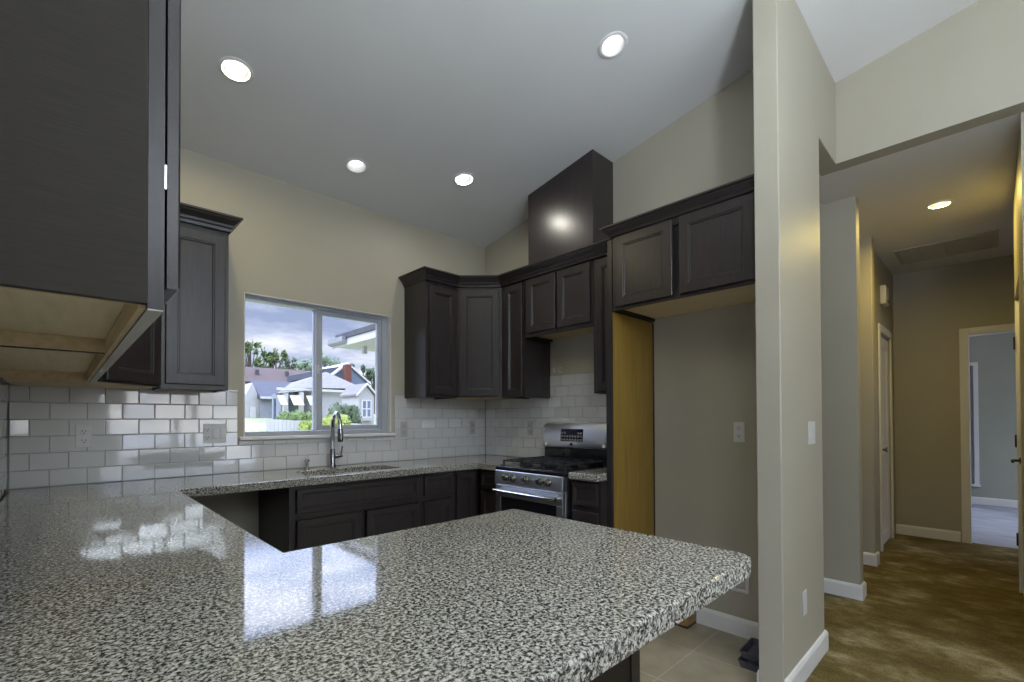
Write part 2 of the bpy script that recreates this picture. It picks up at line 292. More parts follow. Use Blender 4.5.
wf = MB()  # living room wall facing the sink wall, behind the camera, with a glazed slider and a window
dx0, dx1, dz1 = .95, 3.75, 2.35
wf.box(-.2, dx0, -9.6, -9.4, FZ-.1, 3.6); wf.box(dx1, 4.0, -9.6, -9.4, FZ-.1, 3.6); wf.box(dx0, dx1, -9.6, -9.4, dz1, 3.6)
struct(wf.build('wall_front', 'paint'), 'living room wall with the patio slider')
d = thing('door_1', 'white framed sliding glass patio door of the living room', 'door', (dx0, -9.5, FZ)); d['kind'] = 'structure'
f = MB(); ww = dx1-dx0; hh = dz1-FZ
for a, b2 in ((0, .07), (ww/2-.05, ww/2+.05), (ww-.07, ww)): f.box(a, b2, -.05, .05, 0, hh)
f.box(.07, ww-.07, -.05, .05, 0, .09); f.box(.07, ww-.07, -.05, .05, hh-.08, hh); f.box(.07, ww-.07, -.03, .03, hh*.62, hh*.62+.035)
f.build('frame', 'vinyl_backlit', d)
B(.07, ww/2-.05, -.004, .004, .09, hh-.08).build('pane', 'window_glass', d); B(ww/2+.05, ww-.07, -.004, .004, .09, hh-.08).build('pane', 'window_glass', d)

w3 = thing('fill_window', 'wide window added beside the camera to let in daylight', 'window', (-.1, lw0, lz0)); w3['kind'] = 'structure'  # unseen window added to bring sky light into the kitchen
lw, lh_ = lw1-lw0, lz1-lz0
f = MB(); f.box(-.04, .04, 0, .05, 0, lh_); f.box(-.04, .04, lw-.05, lw, 0, lh_); f.box(-.04, .04, .05, lw-.05, 0, .05); f.box(-.04, .04, .05, lw-.05, lh_-.05, lh_); f.box(-.03, .03, lw/2-.03, lw/2+.03, .05, lh_-.05); f.build('frame', 'vinyl_backlit', w3)
B(-.004, .004, .05, lw/2-.03, .05, lh_-.05).build('pane', 'window_glass', w3); B(-.004, .004, lw/2+.03, lw-.05, .05, lh_-.05).build('pane', 'window_glass', w3)
# window over the sink
w1 = thing('window_1', 'white vinyl sliding window over the sink', 'window', (wx0, .10, wz0)); w1['kind'] = 'structure'
ow, oh = wx1-wx0, wz1-wz0
f = MB(); f.box(0, .022, -.045, .055, 0, oh); f.box(ow-.060, ow, -.045, .055, 0, oh); f.box(.022, ow-.060, -.045, .055, 0, .032); f.box(.022, ow-.060, -.045, .055, oh-.030, oh)
f.build('frame', 'vinyl_backlit', w1, bevel=.003)
sx0, sx1 = .524, ow-.061
f = MB(); f.box(sx0, sx0+.046, -.04, .0, .034, oh-.032); f.box(sx1-.035, sx1, -.04, .0, .034, oh-.032); f.box(sx0+.046, sx1-.035, -.04, .0, .034, .072); f.box(sx0+.046, sx1-.035, -.04, .0, oh-.066, oh-.032)
sa = f.build('sash', 'vinyl_backlit', w1, bevel=.003)
B(sx0+.046, sx1-.035, -.022, -.018, .072, oh-.066).build('pane', 'window_glass', sa)
B(.022, sx0+.03, .024, .028, .032, oh-.03).build('pane', 'window_glass', w1)
f = MB(); f.box(sx0, sx0+.034, .004, .05, .033, oh-.031); f.build('meeting_stile', 'vinyl_backlit', w1, bevel=.002)
f = MB(); f.box(sx0+.004, sx0+.018, -.055, -.0405, oh*.47, oh*.54); f.box(sx0+.004, sx0+.035, -.053, -.047, oh*.50, oh*.515); f.build('latch', 'plastic_white', w1, bevel=.002)
for a, b2, c, d2 in ((.0005, .006, .001, oh-.0005), (ow-.006, ow-.0005, .001, oh-.0005), (.006, ow-.006, oh-.006, oh-.0005)): B(a, b2, -.0995, -.046, c, d2).build('lit_reveal', 'white_trim', w1)  # added white strips put the light on the reveal into colour
si = B(1.090, 2.288, -.035, .054, 1.136, 1.1595).build('window_sill', 'white_trim', None, bevel=.004)
si.parent = w1; si.location = (-wx0, -.10, -wz0)

# ------------------------------------------------------------------ setting: hallway and bedroom
hc = MB(); hc.box(XH+.1205, 7.6, -5.2, YB-.0005, HC, HC+.1); hc.box(XF+.0005, 7.6, YA+.0005, -.9, HC, HC+.1); hc.box(XH+.1205, 7.6, YB-.0004, YA+.0004, HC, HC+.1)
hco = hc.build('ceiling.001', 'paint_ceiling'); cut(hco, [(*HALL_CAN, HC+.05)], .070); struct(hco, 'flat low hallway ceiling')
struct(B(4.60, 4.72, YB, -.9, FZ-.1, HC).build('wall_hall_near', 'paint', bevel=.004), 'olive hallway wall end behind the stub wall')
struct(B(3.5, 7.6, -.9, -.8, FZ-.1, HC).build('wall_hall_rear', 'paint'), 'wall closing the hallway recess')
YM = -2.838
struct(B(5.70, 5.82, YM, -.9, FZ-.1, HC).build('wall_hall_middle', 'paint', bevel=.004), 'second hallway wall end beside the closet door')
hx0, hx1, hz1 = 6.40, 7.10, 2.19
h = MB(); YD = -2.79
h.box(5.82, hx0, YD, YD+.12, FZ-.1, HC); h.box(hx1, 7.42, YD, YD+.12, FZ-.1, HC); h.box(hx0, hx1, YD, YD+.12, hz1, HC)
struct(h.build('wall_hall_side', 'paint'), 'hallway side wall holding the closet door')
d = thing('door_2', 'narrow panelled closet door seen edge on in the hallway', 'door', (hx0, YD, FZ)); d['kind'] = 'structure'
hw, hh = hx1-hx0, hz1-FZ
f = MB(); f.box(-.07, .005, -.018, -.001, 0, hh+.07); f.box(hw-.005, hw+.07, -.018, -.001, 0, hh+.07); f.box(.005, hw-.005, -.018, -.001, hh-.005, hh+.07); f.build('casing', 'white_trim', d, bevel=.004)
f = MB()
f.door(hw-.02, hh*.42, T(.01, .045, .012), .11, .035); f.door(hw-.02, hh*.56, T(.01, .045, .012+hh*.42), .11, .035)
lf = f.build('door_leaf', 'white_trim', d)
MB().lathe([(.004, 0), (.028, .004), (.012, .012), (.012, .035), (.026, .045), (.026, .06), (.004, .066)], n=16, M=Matrix.Translation((.07, .009, 1.05)) @ Matrix.Rotation(PI/2, 4, 'X')).build('door_knob', 'dark_chrome', d, smooth=True)

ey0, ey1, ez1 = -3.430, -4.22, 2.19
e = MB(); e.box(7.42, 7.54, ey0, -2.67, FZ-.1, HC); e.box(7.42, 7.54, -5.2, ey1, FZ-.1, HC); e.box(7.42, 7.54, ey1, ey0, ez1, HC)
struct(e.build('wall_hall_end', 'paint'), 'dark brown shaded wall at the end of the hallway')
d = thing('door_3', 'white cased doorway into the bedroom at the end of the hallway', 'door', (7.42, ey0, FZ)); d['kind'] = 'structure'
hh = ez1-FZ; ew = ey0-ey1
f = MB()
f.box(-.022, -.001, -.008, .066, 0, hh+.07); f.box(-.022, -.001, -ew-.075, -ew+.008, 0, hh+.07); f.box(-.022, -.001, -ew+.008, -.008, hh-.008, hh+.07); f.build('casing', 'white_trim', d, bevel=.004)
f = MB(); f.box(-.001, .125, -.010, -.0005, 0, hh-.0005); f.box(-.001, .125, -ew+.0005, -ew+.010, 0, hh-.0005); f.box(-.001, .125, -ew+.010, -.010, hh-.010, hh-.0005); f.build('jamb', 'white_trim', d)

h = MB(); h.box(4.08, 4.75, -3.90, -3.752, FZ-.1, HC); h.box(4.75, 5.69, -3.90, -3.752, 2.22, HC)
struct(h.build('wall_hall_right', 'paint'), 'short hallway wall on the side away from the kitchen')
struct(B(4.08, 7.42, -5.2, -5.1, FZ-.1, HC).build('wall_hall_far', 'paint'), 'wall closing the widened end of the hallway')
d = thing('door_4', 'white hinged door with a black lever at the hallway edge', 'door', (4.75, -3.752, FZ)); d['kind'] = 'structure'
f = MB(); f.door(.92, 2.31, T(.005, -.020, .01), .12, .035); f.build('door_leaf', 'white_trim', d)
f = MB(); f.box(.927, .955, -.12, -.0, 0, 2.32); f.box(0, .927, -.12, -.06, 2.325, 2.334); f.build('jamb', 'white_trim', d)
for z in (.42, 1.20, 1.98):
    f = MB(); f.box(.918, .928, .0005, .012, z-.05, z+.05); f.build('hinge', 'slot_black', d, bevel=.001)
f = MB(); f.lathe([(.003, 0), (.026, .003), (.026, .008), (.010, .012), (.010, .05), (.003, .052)], n=16, M=Matrix.Translation((.86, -.0195, 1.05)) @ Matrix.Rotation(-PI/2, 4, 'X'))
f.tube([(.86, .026, 1.05), (.83, .028, 1.05), (.76, .028, 1.045)], .010); f.build('lever', 'slot_black', d, smooth=True)

# bedroom
bz = MB(); bz.box(7.54, 8.0, -5.2, -5.1, FZ-.1, HC); bz.box(10.2, 10.75, -5.2, -5.1, FZ-.1, HC); bz.box(8.0, 10.2, -5.2, -5.1, FZ-.1, .5); bz.box(8.0, 10.2, -5.2, -5.1, 2.4, HC)  # unseen opening added so daylight reaches the bedroom floor
struct(bz.build('wall_bedroom_right', 'paint_bedroom'), 'bedroom wall with a wide opening added to light the floor')
bw = MB(); by0, by1, bz0, bz1 = -2.45, -3.395, .20, 2.10
bw.box(10.75, 10.9, by0, -2.0, FZ-.1, HC); bw.box(10.75, 10.9, -5.2, by1, FZ-.1, HC); bw.box(10.75, 10.9, by1, by0, FZ-.1, bz0); bw.box(10.75, 10.9, by1, by0, bz1, HC)
struct(bw.build('wall_bedroom_far', 'paint_bedroom'), 'grey green bedroom wall seen through the doorway')
bb = MB(); bb.box(7.54, 10.75, -2.1, -2.0, FZ-.1, HC)
struct(bb.build('wall_bedroom_left', 'paint_bedroom'), 'bedroom side wall without a window')
struct(B(7.6, 10.9, -5.2, -2.0, HC, HC+.1).build('ceiling.002', 'paint_ceiling'), 'bedroom ceiling')
w2 = thing('window_2', 'bright bedroom window edge with a white sill', 'window', (10.75, by1, bz0)); w2['kind'] = 'structure'
bwid = by0-by1; bh = bz1-bz0
f = MB(); f.box(.05, .11, 0, .05, 0, bh); f.box(.05, .11, bwid-.05, bwid, 0, bh); f.box(.05, .11, .05, bwid-.05, 0, .05); f.box(.05, .11, .05, bwid-.05, bh-.05, bh); f.box(.06, .10, .05, bwid-.05, bh*.5-.02, bh*.5+.02); f.build('frame', 'vinyl_backlit', w2)
B(.078, .082, .05, bwid-.05, .05, bh-.05).build('pane', 'window_glass', w2)
f = MB(); f.box(-.05, .049, -.07, bwid+.07, -.035, -.001); f.build('window_sill', 'white_trim', w2, bevel=.004)
f = MB(); f.box(-.018, -.0005, -.055, -.0005, 0, bh+.055); f.box(-.018, -.0005, bwid+.0005, bwid+.055, 0, bh+.055); f.box(-.018, -.0005, -.0005, bwid+.0005, bh+.0005, bh+.055); f.build('casing', 'white_trim', w2)

# baseboards
def base_prof(t=.016, h=.115): return [(0.0005, FZ+.0005), (t, FZ+.0005), (t, FZ+h-.02), (t-.006, FZ+h-.005), (.004, FZ+h), (.0005, FZ+h)]
def baseboard(name, path, label):
    struct(MB().sweep(base_prof(), path).build(name, 'white_trim'), label, 'baseboard')
baseboard('baseboard_alcove', [(W, -2.205, -1, 0), (W, YA, -1, 1), (XE+.02, YA, 0, 1)], 'white baseboard at the back of the refrigerator alcove')
baseboard('baseboard_stub', [(XE+.001, YB, 0, -1), (XF, YB, 1, -1), (XF, YA, 1, 0)], 'white baseboard wrapping the stub wall')
baseboard('baseboard_hall_near', [(4.60, -1.0, -1, 0), (4.60, YB, -1, -1), (4.72, YB, 1, -1), (4.72, -1.0, 1, 0)], 'white baseboard of the nearer hallway wall end')
baseboard('baseboard_hall_middle', [(5.70, -1.0, -1, 0), (5.70, YM, -1, -1), (5.82, YM, 1, -1), (5.82, YD-.0005, 1, 0)], 'white baseboard of the second hallway wall end')
baseboard('baseboard_hall_end', [(7.42, YD-.001, -1, 0), (7.42, ey0+.078, -1, 0)], 'white baseboard along the end wall of the hallway')
baseboard('baseboard_bedroom', [(10.75, -2.11, -1, 0), (10.75, -5.09, -1, 0)], 'white baseboard of the bedroom')

# ------------------------------------------------------------------ backsplash
TW, TH = .15475, .09233
def tiles(mb, u0, u1, z0, rows, off, place, holes=(), gap=.0014, d=.007):
    for r in range(rows):
        s = off + (TW/2 if r % 2 == 0 else 0) - TW*3
        while s < u1:
            a, b = max(s, u0), min(s+TW, u1); s += TW
            if b-a < .012: continue
            segs = [(a, b, z0+r*TH, z0+(r+1)*TH)]
            for hx0_, hx1_, hz0_, hz1_ in holes:
                out = []
                for (p, q, z_0, z_1) in segs:
                    if q <= hx0_ or p >= hx1_ or z_1 <= hz0_ or z_0 >= hz1_: out.append((p, q, z_0, z_1)); continue
                    if p < hx0_: out.append((p, hx0_, z_0, z_1))
                    if q > hx1_: out.append((hx1_, q, z_0, z_1))
                    if z_0 < hz0_: out.append((max(p, hx0_), min(q, hx1_), z_0, hz0_))
                    if z_1 > hz1_: out.append((max(p, hx0_), min(q, hx1_), hz1_, z_1))
                segs = out
            for (p, q, z_0, z_1) in segs:
                if q-p < .01 or z_1-z_0 < .01: continue
                tx, tz = random.gauss(0, .0007), random.gauss(0, .0004)
                def P(u, z, e, k):  # point on the tile with its own tiny tilt
                    return place(u, e + (tx*(1 if u > (p+q)/2 else -1) + tz*(1 if z > (z_0+z_1)/2 else -1) if k else 0), z)
                i = .0035; g = gap/2
                Ao = [mb.b.verts.new(P(u, z, .002, 0)) for u, z in ((p+g, z_0+g), (q-g, z_0+g), (q-g, z_1-g), (p+g, z_1-g))]
                Am = [mb.b.verts.new(P(u, z, d-.002, 1)) for u, z in ((p+g, z_0+g), (q-g, z_0+g), (q-g, z_1-g), (p+g, z_1-g))]
                Ai = [mb.b.verts.new(P(u, z, d, 1)) for u, z in ((p+g+i, z_0+g+i), (q-g-i, z_0+g+i), (q-g-i, z_1-g-i), (p+g+i, z_1-g-i))]
                for k in range(4):
                    mb.b.faces.new((Ao[k], Ao[(k+1) % 4], Am[(k+1) % 4], Am[k])); mb.b.faces.new((Am[k], Am[(k+1) % 4], Ai[(k+1) % 4], Ai[k]))
                mb.b.faces.new(Ai)
Z0 = CT+.001
bt = thing('backsplash', 'glossy grey subway tile backsplash under the window', 'backsplash', (0, 0, 0))
mb = MB(); tiles(mb, .009, W-.009, Z0, 6, .0848, lambda u, e, z: (u, -e, z), [(1.084, 2.292, 1.132, 2)]); mb.build('subway_tiles', 'tile_glaze', bt)
g = MB(); g.box(.0005, W-.0005, -.0045, -.0005, Z0, 1.130); g.box(.0005, 1.084, -.0045, -.0005, 1.130, Z0+6*TH); g.box(2.292, W-.0005, -.0045, -.0005, 1.130, Z0+6*TH); g.build('grout', 'grout', bt)
for a, c in ((.955, 1.084), (2.292, 2.388)): B(a, c, -.011, -.0005, Z0+6*TH, Z0+6*TH+.014).build('cap_trim', 'tile_glaze', bt, bevel=.003)
bt = thing('backsplash', 'glossy grey subway tile backsplash behind the gas range', 'backsplash', (0, 0, 0))
mb = MB(); tiles(mb, .009, 1.845, Z0, 8, .0848, lambda u, e, z: (W-e, -u, z), [(0, .885, Z0+6*TH, 3), (1.604, 2, Z0+6*TH, 3)]); mb.build('subway_tiles', 'tile_glaze', bt)
g = MB(); g.box(W-.0045, W-.0005, -1.845, -.005, Z0, Z0+6*TH); g.box(W-.0045, W-.0005, -1.604, -.885, Z0+6*TH, Z0+8*TH); g.build('grout', 'grout', bt)
bt = thing('backsplash', 'strip of grey subway tile on the wall under the near upper cabinets', 'backsplash', (0, 0, 0))
mb = MB(); tiles(mb, .009, 3.15, Z0, 6, .05, lambda u, e, z: (e, -u, z)); mb.build('subway_tiles', 'tile_glaze', bt)
B(.0005, .0045, -3.15, -.005, Z0, Z0+6*TH).build('grout', 'grout', bt)

# pencilled letters left on the bare wall above the range tiles
def text(s, size, M, mt, name, depth=.0006):
    cu = bpy.data.curves.new(name, 'FONT'); cu.body = s; cu.size = size; cu.extrude = depth; cu.align_x = 'CENTER'; cu.align_y = 'CENTER'
    tmp = bpy.data.objects.new(name, cu); COL.objects.link(tmp); bpy.context.view_layer.update()
    me = bpy.data.meshes.new_from_object(tmp.evaluated_get(bpy.context.evaluated_depsgraph_get())); bpy.data.objects.remove(tmp)
    me.transform(M); me.name = name; o = bpy.data.objects.new(name, me); COL.objects.link(o); me.materials.append(MATS[mt]); return o
o = text('R C', .065, Matrix.Translation((W-.0012, -.965, 1.70)) @ Matrix.Rotation(-PI/2, 4, 'Z') @ Matrix.Rotation(PI/2, 4, 'X'), 'mark_white', 'chalk_letters')
tag(o, 'pale letters scrawled on the bare wall above the range tiles', 'writing')

# ------------------------------------------------------------------ cabinets
def framed_front(root, M, w, z0, z1, y, doors, st=.03):
    pass
def upper(label, loc, rz, w, d, h, doors, kind='wall_cabinet', floor_mat='raw_wood', group='dark upper wall cabinets', ends=()):
    """local: x 0..w along the wall, back at y -.001, front at y -d, z 0..h; doors are (x0, x1, z0, z1)."""
    t = thing(kind, label, 'cabinet', loc, rz, group)
    c = MB(); c.box(.0006, w-.0006, -d+.018, -.001, .03, h); c.box(.0006, .017, -d+.018, -.001, 0, .03); c.box(w-.017, w-.0006, -d+.018, -.001, 0, .03)
    c.build('carcass', 'espresso', t)
    c = MB(); c.box(.0006, .035, -d, -d+.0175, 0, h); c.box(w-.035, w-.0006, -d, -d+.0175, 0, h); c.box(.035, w-.035, -d, -d+.0175, 0, .04); c.box(.035, w-.035, -d, -d+.0175, h-.05, h); c.build('face_frame', 'espresso', t)
    B(.0175, w-.0175, -d+.0185, -.002, .022, .0295).build('bottom_panel', floor_mat, t, label='unpainted wooden underside')
    for x0, x1, z0, z1 in doors:
        MB().door(x1-x0, z1-z0, T(x0, -d-.0005, z0)).build('door', 'espresso', t)
    return t
H = UT-UB; R90 = PI/2
# back wall, left of the window
upper('dark upper cabinet just left of the window', (.612, -.001, UB), 0, .340, .33, H, [(.022, .318, .028, .945)])
upper('dark upper cabinet just right of the window', (2.393, -.001, UB), 0, .333, .33, H, [(.030, .312, .028, .945)])
upper('narrow dark upper cabinet between the corner cabinet and the range hood cabinet', (W-.001, -.612, UB), -R90, .275, .33, H, [(.045, .262, .012, .965)])
upper('short dark two-door cabinet over the gas range', (W-.001, -.900, 1.955), -R90, .695, .33, UT-1.955, [(.030, .342, .032, .475), (.362, .674, .032, .475)])
upper('sliver of dark upper cabinet between the range and the tall wooden panel', (W-.001, -1.597, UB), -R90, .247, .33, H, [(.030, .225, .012, .965)])
upper('wide dark two-door cabinet over the empty refrigerator alcove', (W-.001, -1.890, 1.985), -R90, .897, .520, 2.475-1.985, [(.032, .422, .018, .472), (.467, .882, .018, .472)], floor_mat='plywood')

def corner_upper(label, cx, sgn):
    t = thing('corner_cabinet', label, 'cabinet', (cx, -.001, UB), 0, 'dark upper wall cabinets')
    a, b = .61, .33
    pts = [(sgn*.001, 0), (sgn*a, 0), (sgn*a, -b), (sgn*b, -a), (sgn*.001, -a)]
    MB().prism(pts, 'z', .012, H).build('carcass', 'espresso', t)
    pin = [(sgn*.02, -.02), (sgn*(a-.03), -.02), (sgn*(a-.03), -b+.0), (sgn*(b-.0), -a+.03), (sgn*.02, -a+.03)]
    MB().prism(pin, 'z', .004, .0115).build('bottom_panel', 'raw_wood', t, label='unpainted wooden underside')
    p = Vector((sgn*b, -a, 0)) if sgn > 0 else Vector((sgn*a, -b, 0)); q = Vector((sgn*a, -b, 0)) if sgn > 0 else Vector((sgn*b, -a, 0))
    L = (q-p).length; ang = math.atan2(q.y-p.y, q.x-p.x); M = Matrix.Translation(p) @ Matrix.Rotation(ang, 4, 'Z')
    f = MB(); f.box(.004, .03, -.008, -.0005, .006, H, M); f.box(L-.03, L-.004, -.008, -.0005, .006, H, M); f.box(.03, L-.03, -.008, -.0005, .006, .03, M); f.box(.03, L-.03, -.008, -.0005, H-.05, H, M); f.build('face_frame', 'espresso', t)
    MB().door(L-.05, .935, M @ T(.025, -.009, .018)).build('door', 'espresso', t)
corner_upper('dark diagonal corner cabinet beside the range wall', W-.001, -1)
corner_upper('dark diagonal corner cabinet tucked behind the near upper cabinet', .001, 1)

# near cabinets on the left wall (facing +x): underside open with raw braces
def near_upper(label, ys, ye, doors, ajar=None):
    w = ye-ys; d = .322; h = 1.12
    t = thing('wall_cabinet', label, 'cabinet', (.001, ys, UB), R90, 'dark upper wall cabinets')
    c = MB(); c.box(.0185, w-.0005, -d+.03, -.001, .052, h); c.build('carcass', 'espresso', t)
    B(.0005, .018, -d+.022, -.001, .006, h).build('end_panel', 'espresso_panel', t, label='finely grained dark end panel')
    B(.019, w-.019, -d+.032, -.002, .043, .0515).build('bottom_panel', 'plywood', t, label='unpainted plywood underside')
    for a in (.0185, w-.031):
        if a > .1 or True: B(a, a+.012, -d+.032, -.003, .006 if a > .1 else .0065, .0425).build('brace', 'raw_wood', t, label='raw wood brace')
    c = MB(); c.box(.0005, .045, -d, -d+.0215, -.002, h); c.box(w-.045, w-.0005, -d, -d+.0215, -.002, h); c.box(.045, w-.045, -d, -d+.0215, -.002, .045); c.box(.045, w-.045, -d, -d+.0215, h-.05, h)
    c.build('face_frame', 'espresso', t); B(.0005, w-.0005, -d+.001, -d+.0215, -.0045, -.0025).build('rail_edge', 'grey_edge', t, label='pale unpainted bottom edge')
    c = MB(); c.box(.019, w-.0005, -d+.0219, -d+.0315, .0, .043); c.build('rear_rail', 'raw_wood', t, label='raw wood back of the front rail')
    for x0, x1 in doors: MB().door(x1-x0, h-.08, T(x0, -d-.004, .036), t=.018).build('door', 'espresso', t)
    return t
t = near_upper('large dark upper cabinet looming closest to the camera with grained end panel', -2.692, -1.90, [(.004, .380), (.386, .786)])
for z in (.20, .86): B(.006, .016, -.3255, -.3225, z, z+.04).build('hinge', 'dark_chrome', t)
near_upper('dark upper cabinet on the left wall, between the closest one and the corner', -1.899, -.612, [(.012, .635), (.645, 1.27)])

# crown mouldings
def crown_prof(z=UT, low=.022): return [(-.012, z-low), (.006, z-low), (.008, z-low*.23), (.016, z+.002), (.020, z+.016), (.046, z+.044), (.050, z+.052), (.060, z+.055), (.060, z+.066), (-.012, z+.066)]
k = math.tan(PI/8)
def crown(label, path, z=UT, low=.022): tag(MB().sweep(crown_prof(z, low), path).build('crown_molding', 'espresso'), label, 'molding', 'dark crown moldings')
F = .352
crown('dark crown molding on the cabinet left of the window', [(.331, -.70, 1, 0), (.33+.012, -.61-.009, 1, -k), (.61+.009, -.33-.012, k, -1), (.952, -F, 1, -1), (.952, -.003, 1, 0)])
crown('dark crown molding running over the corner cabinet and range hood cabinet', [(2.393, -.003, -1, 0), (2.393, -F, -1, -1), (W-.61-.009, -F, -k, -1), (W-F, -.61-.009, -1, -k), (W-F, -1.846, -1, 0)])
crown('dark crown molding over the refrigerator alcove cabinet', [(W-F-.075, -1.8885, 0, 1), (W-.5215, -1.8885, -1, 1), (W-.5215, YA+.001, -1, 0)], 2.466, .004)

# chimney cover to the ceiling
hx = W-.270
cm = thing('hood_chimney', 'tall dark glossy wooden box rising from the range cabinet to the ceiling', 'hood', (0, 0, UT+.001))
P = [(-1.552, 0), (-.880, 0), (-.880, cz(-.880)-UT-.004), (-1.552, cz(-1.552)-UT-.004)]
MB().prism(P, 'x', hx, W-.001).build('box', 'espresso_gloss', cm)

# tall refrigerator panel
tp = thing('refrigerator_panel', 'tall wooden side panel between range and refrigerator alcove', 'panel', (0, 0, FZ))
B(W-.520, W-.001, -1.8885, -1.8825, .001, 1.98-FZ).build('inner_face', 'oak_panel', tp, label='golden raw wood face')
B(W-.520, W-.001, -1.882, -1.848, .001, UT-FZ).build('outer_face', 'espresso', tp)
B(W-.541, W-.5205, -1.8885, -1.848, .001, 1.98-FZ).build('front_edge', 'espresso', tp)
B(W-.008, W-.001, -1.896, -1.889, .001, 1.98-FZ).build('back_strip', 'espresso', tp)

# base cabinets: local x along the wall, front at -d, top z = CT-.05
BT = CT-.050-FZ
def base(label, loc, rz, w, fronts, d=.61, left=True, name='base_cabinet', end=None):
    t = thing(name, label, 'cabinet', loc, rz, 'dark base cabinets')
    c = MB(); c.box(.0006, w-.0006, -d+.019, -.001, .105, BT); c.box(.001, w-.001, -d+.075, -.001, .001, .105); c.build('carcass', 'espresso', t)
    c = MB(); c.box(.0006, .035, -d, -d+.0185, .105, BT); c.box(w-.03, w-.0006, -d, -d+.0185, .105, BT); c.box(.035, w-.03, -d, -d+.0185, .105, .13); c.box(.035, w-.03, -d, -d+.0185, BT-.03, BT)
    for kind, x0, x1, z0, z1 in fronts:
        if kind == 'drawer': c.box(.035, w-.03, -d, -d+.0185, z0-.035, z0+.004)
    c.build('face_frame', 'espresso', t)
    for kind, x0, x1, z0, z1 in fronts:
        MB().door(x1-x0, z1-z0, T(x0, -d-.0005, z0), st=.045 if kind == 'door' else .022).build(kind, 'espresso', t)
    return t
zf = -FZ
base('dark sink base cabinet with a long false drawer front over two doors', (1.217, -.001, FZ), 0, .950, [('drawer', .042, .919, .693+zf, .843+zf), ('door', .042, .458, .13, .65+zf), ('door', .503, .919, .13, .65+zf)])
base('narrow dark base cabinet with one drawer, just right of the sink cabinet', (2.168, -.001, FZ), 0, .305, [('drawer', .020, .285, .693+zf, .843+zf), ('door', .020, .285, .13, .65+zf)])
base('dark blind corner base cabinet with one full-height door', (2.474, -.001, FZ), 0, W-2.474-.002, [('door', .016, .205, .13, .843+zf)])
base('thin dark base cabinet squeezed between the corner and the gas range', (W-.001, -.635, FZ), -R90, .247, [('drawer', .02, .235, .71+zf, .843+zf), ('door', .02, .235, .13, .67+zf)], d=.60)
base('small dark base cabinet between the gas range and the tall wooden panel', (W-.001, -1.602, FZ), -R90, .243, [('drawer', .014, .222, .692+zf, .846+zf), ('door', .014, .222, .13, .655+zf)], d=.60)
base('dark base cabinet run under the left counter', (.001, -2.255, FZ), R90, 1.60, [('door', .04, .52, .13, .843+zf), ('door', .54, 1.04, .13, .843+zf), ('door', 1.06, 1.57, .13, .843+zf)], d=.60)
pb = thing('peninsula_cabinet', 'dark peninsula base cabinet under the granite overhang', 'cabinet', (0, 0, FZ), 0, 'dark base cabinets')
B(.02, 1.40, -2.875, -2.28, .105, BT).build('carcass', 'espresso', pb); B(.02, 1.398, -2.87, -2.33, .001, .105).build('plinth', 'espresso', pb)
B(.02, 1.402, -2.895, -2.876, .001, BT).build('back_panel', 'espresso_panel', pb); f = MB(); f.box(1.4005, 1.420, -2.895, -2.28, .001, BT); f.build('end_panel', 'espresso_panel', pb)
f = MB(); f.box(1.3825, 1.426, -2.902, -2.8955, .001, BT); f.box(1.4205, 1.427, -2.8955, -2.86, .001, BT); f.build('corner_stile', 'espresso', pb)

# ------------------------------------------------------------------ granite countertop
ct = thing('countertop', 'speckled granite countertop wrapping the kitchen and its peninsula', 'countertop', (0, 0, CT))
CTH = .050; SX0, SX1, SY0, SY1 = 1.37, 2.05, -.535, -.225
def slab(polys, name, bev, round_pts=(), holes=None):
    b = bmesh.new(); xs = sorted({v for p in polys for v in (p[0], p[1])}); ys = sorted({v for p in polys for v in (p[2], p[3])})
    V = {}
    def vv(x, y):
        if (x, y) not in V: V[(x, y)] = b.verts.new((x, y, 0))
        return V[(x, y)]
    for i in range(len(xs)-1):
        for j in range(len(ys)-1):
            mx, my = (xs[i]+xs[i+1])/2, (ys[j]+ys[j+1])/2
            if any(p[0] < mx < p[1] and p[2] < my < p[3] for p in polys):
                b.faces.new((vv(xs[i], ys[j]), vv(xs[i+1], ys[j]), vv(xs[i+1], ys[j+1]), vv(xs[i], ys[j+1])))
    r = bmesh.ops.extrude_face_region(b, geom=list(b.faces)); bmesh.ops.translate(b, vec=(0, 0, -CTH), verts=[v for v in r['geom'] if isinstance(v, bmesh.types.BMVert)])
    bmesh.ops.recalc_face_normals(b, faces=b.faces)
    bmesh.ops.dissolve_limit(b, angle_limit=.01, verts=b.verts, edges=b.edges)
    for (x, y, rad) in round_pts:
        es = [e for e in b.edges if all(abs(v.co.x-x) < 1e-4 and abs(v.co.y-y) < 1e-4 for v in e.verts)]
        bmesh.ops.bevel(b, geom=es, offset=rad, segments=8, affect='EDGES', profile=.5)
    m_ = MB(); m_.b.free(); m_.b = b
    return m_, bev
rects = [(.010, SX0, -.648, -.010), (SX0, SX1, -.648, SY0), (SX0, SX1, SY1, -.010), (SX1, W-.010, -.648, -.010), (2.690, W-.010, -.885, -.648), (.010, .648, -2.268, -.648), (.010, 1.532, -3.188, -2.268)]
m_, bev = slab(rects, 'slab', .02, [(1.532, -3.188, .045), (1.532, -2.268, .018), (SX0, SY0, .03), (SX0, SY1, .03), (SX1, SY0, .03), (SX1, SY1, .03)])
m_.build('slab', 'granite', ct, bevel=.019, seg=4, smooth=True, ang=60, flat=True)
m_, bev = slab([(2.690, W-.010, -1.845, -1.602)], 'slab', .02)
o = m_.build('countertop', 'granite', None, bevel=.015, seg=4, smooth=True, flat=True); o.location = (0, 0, CT); tag(o, 'small granite counter piece between the range and the tall panel', 'countertop')

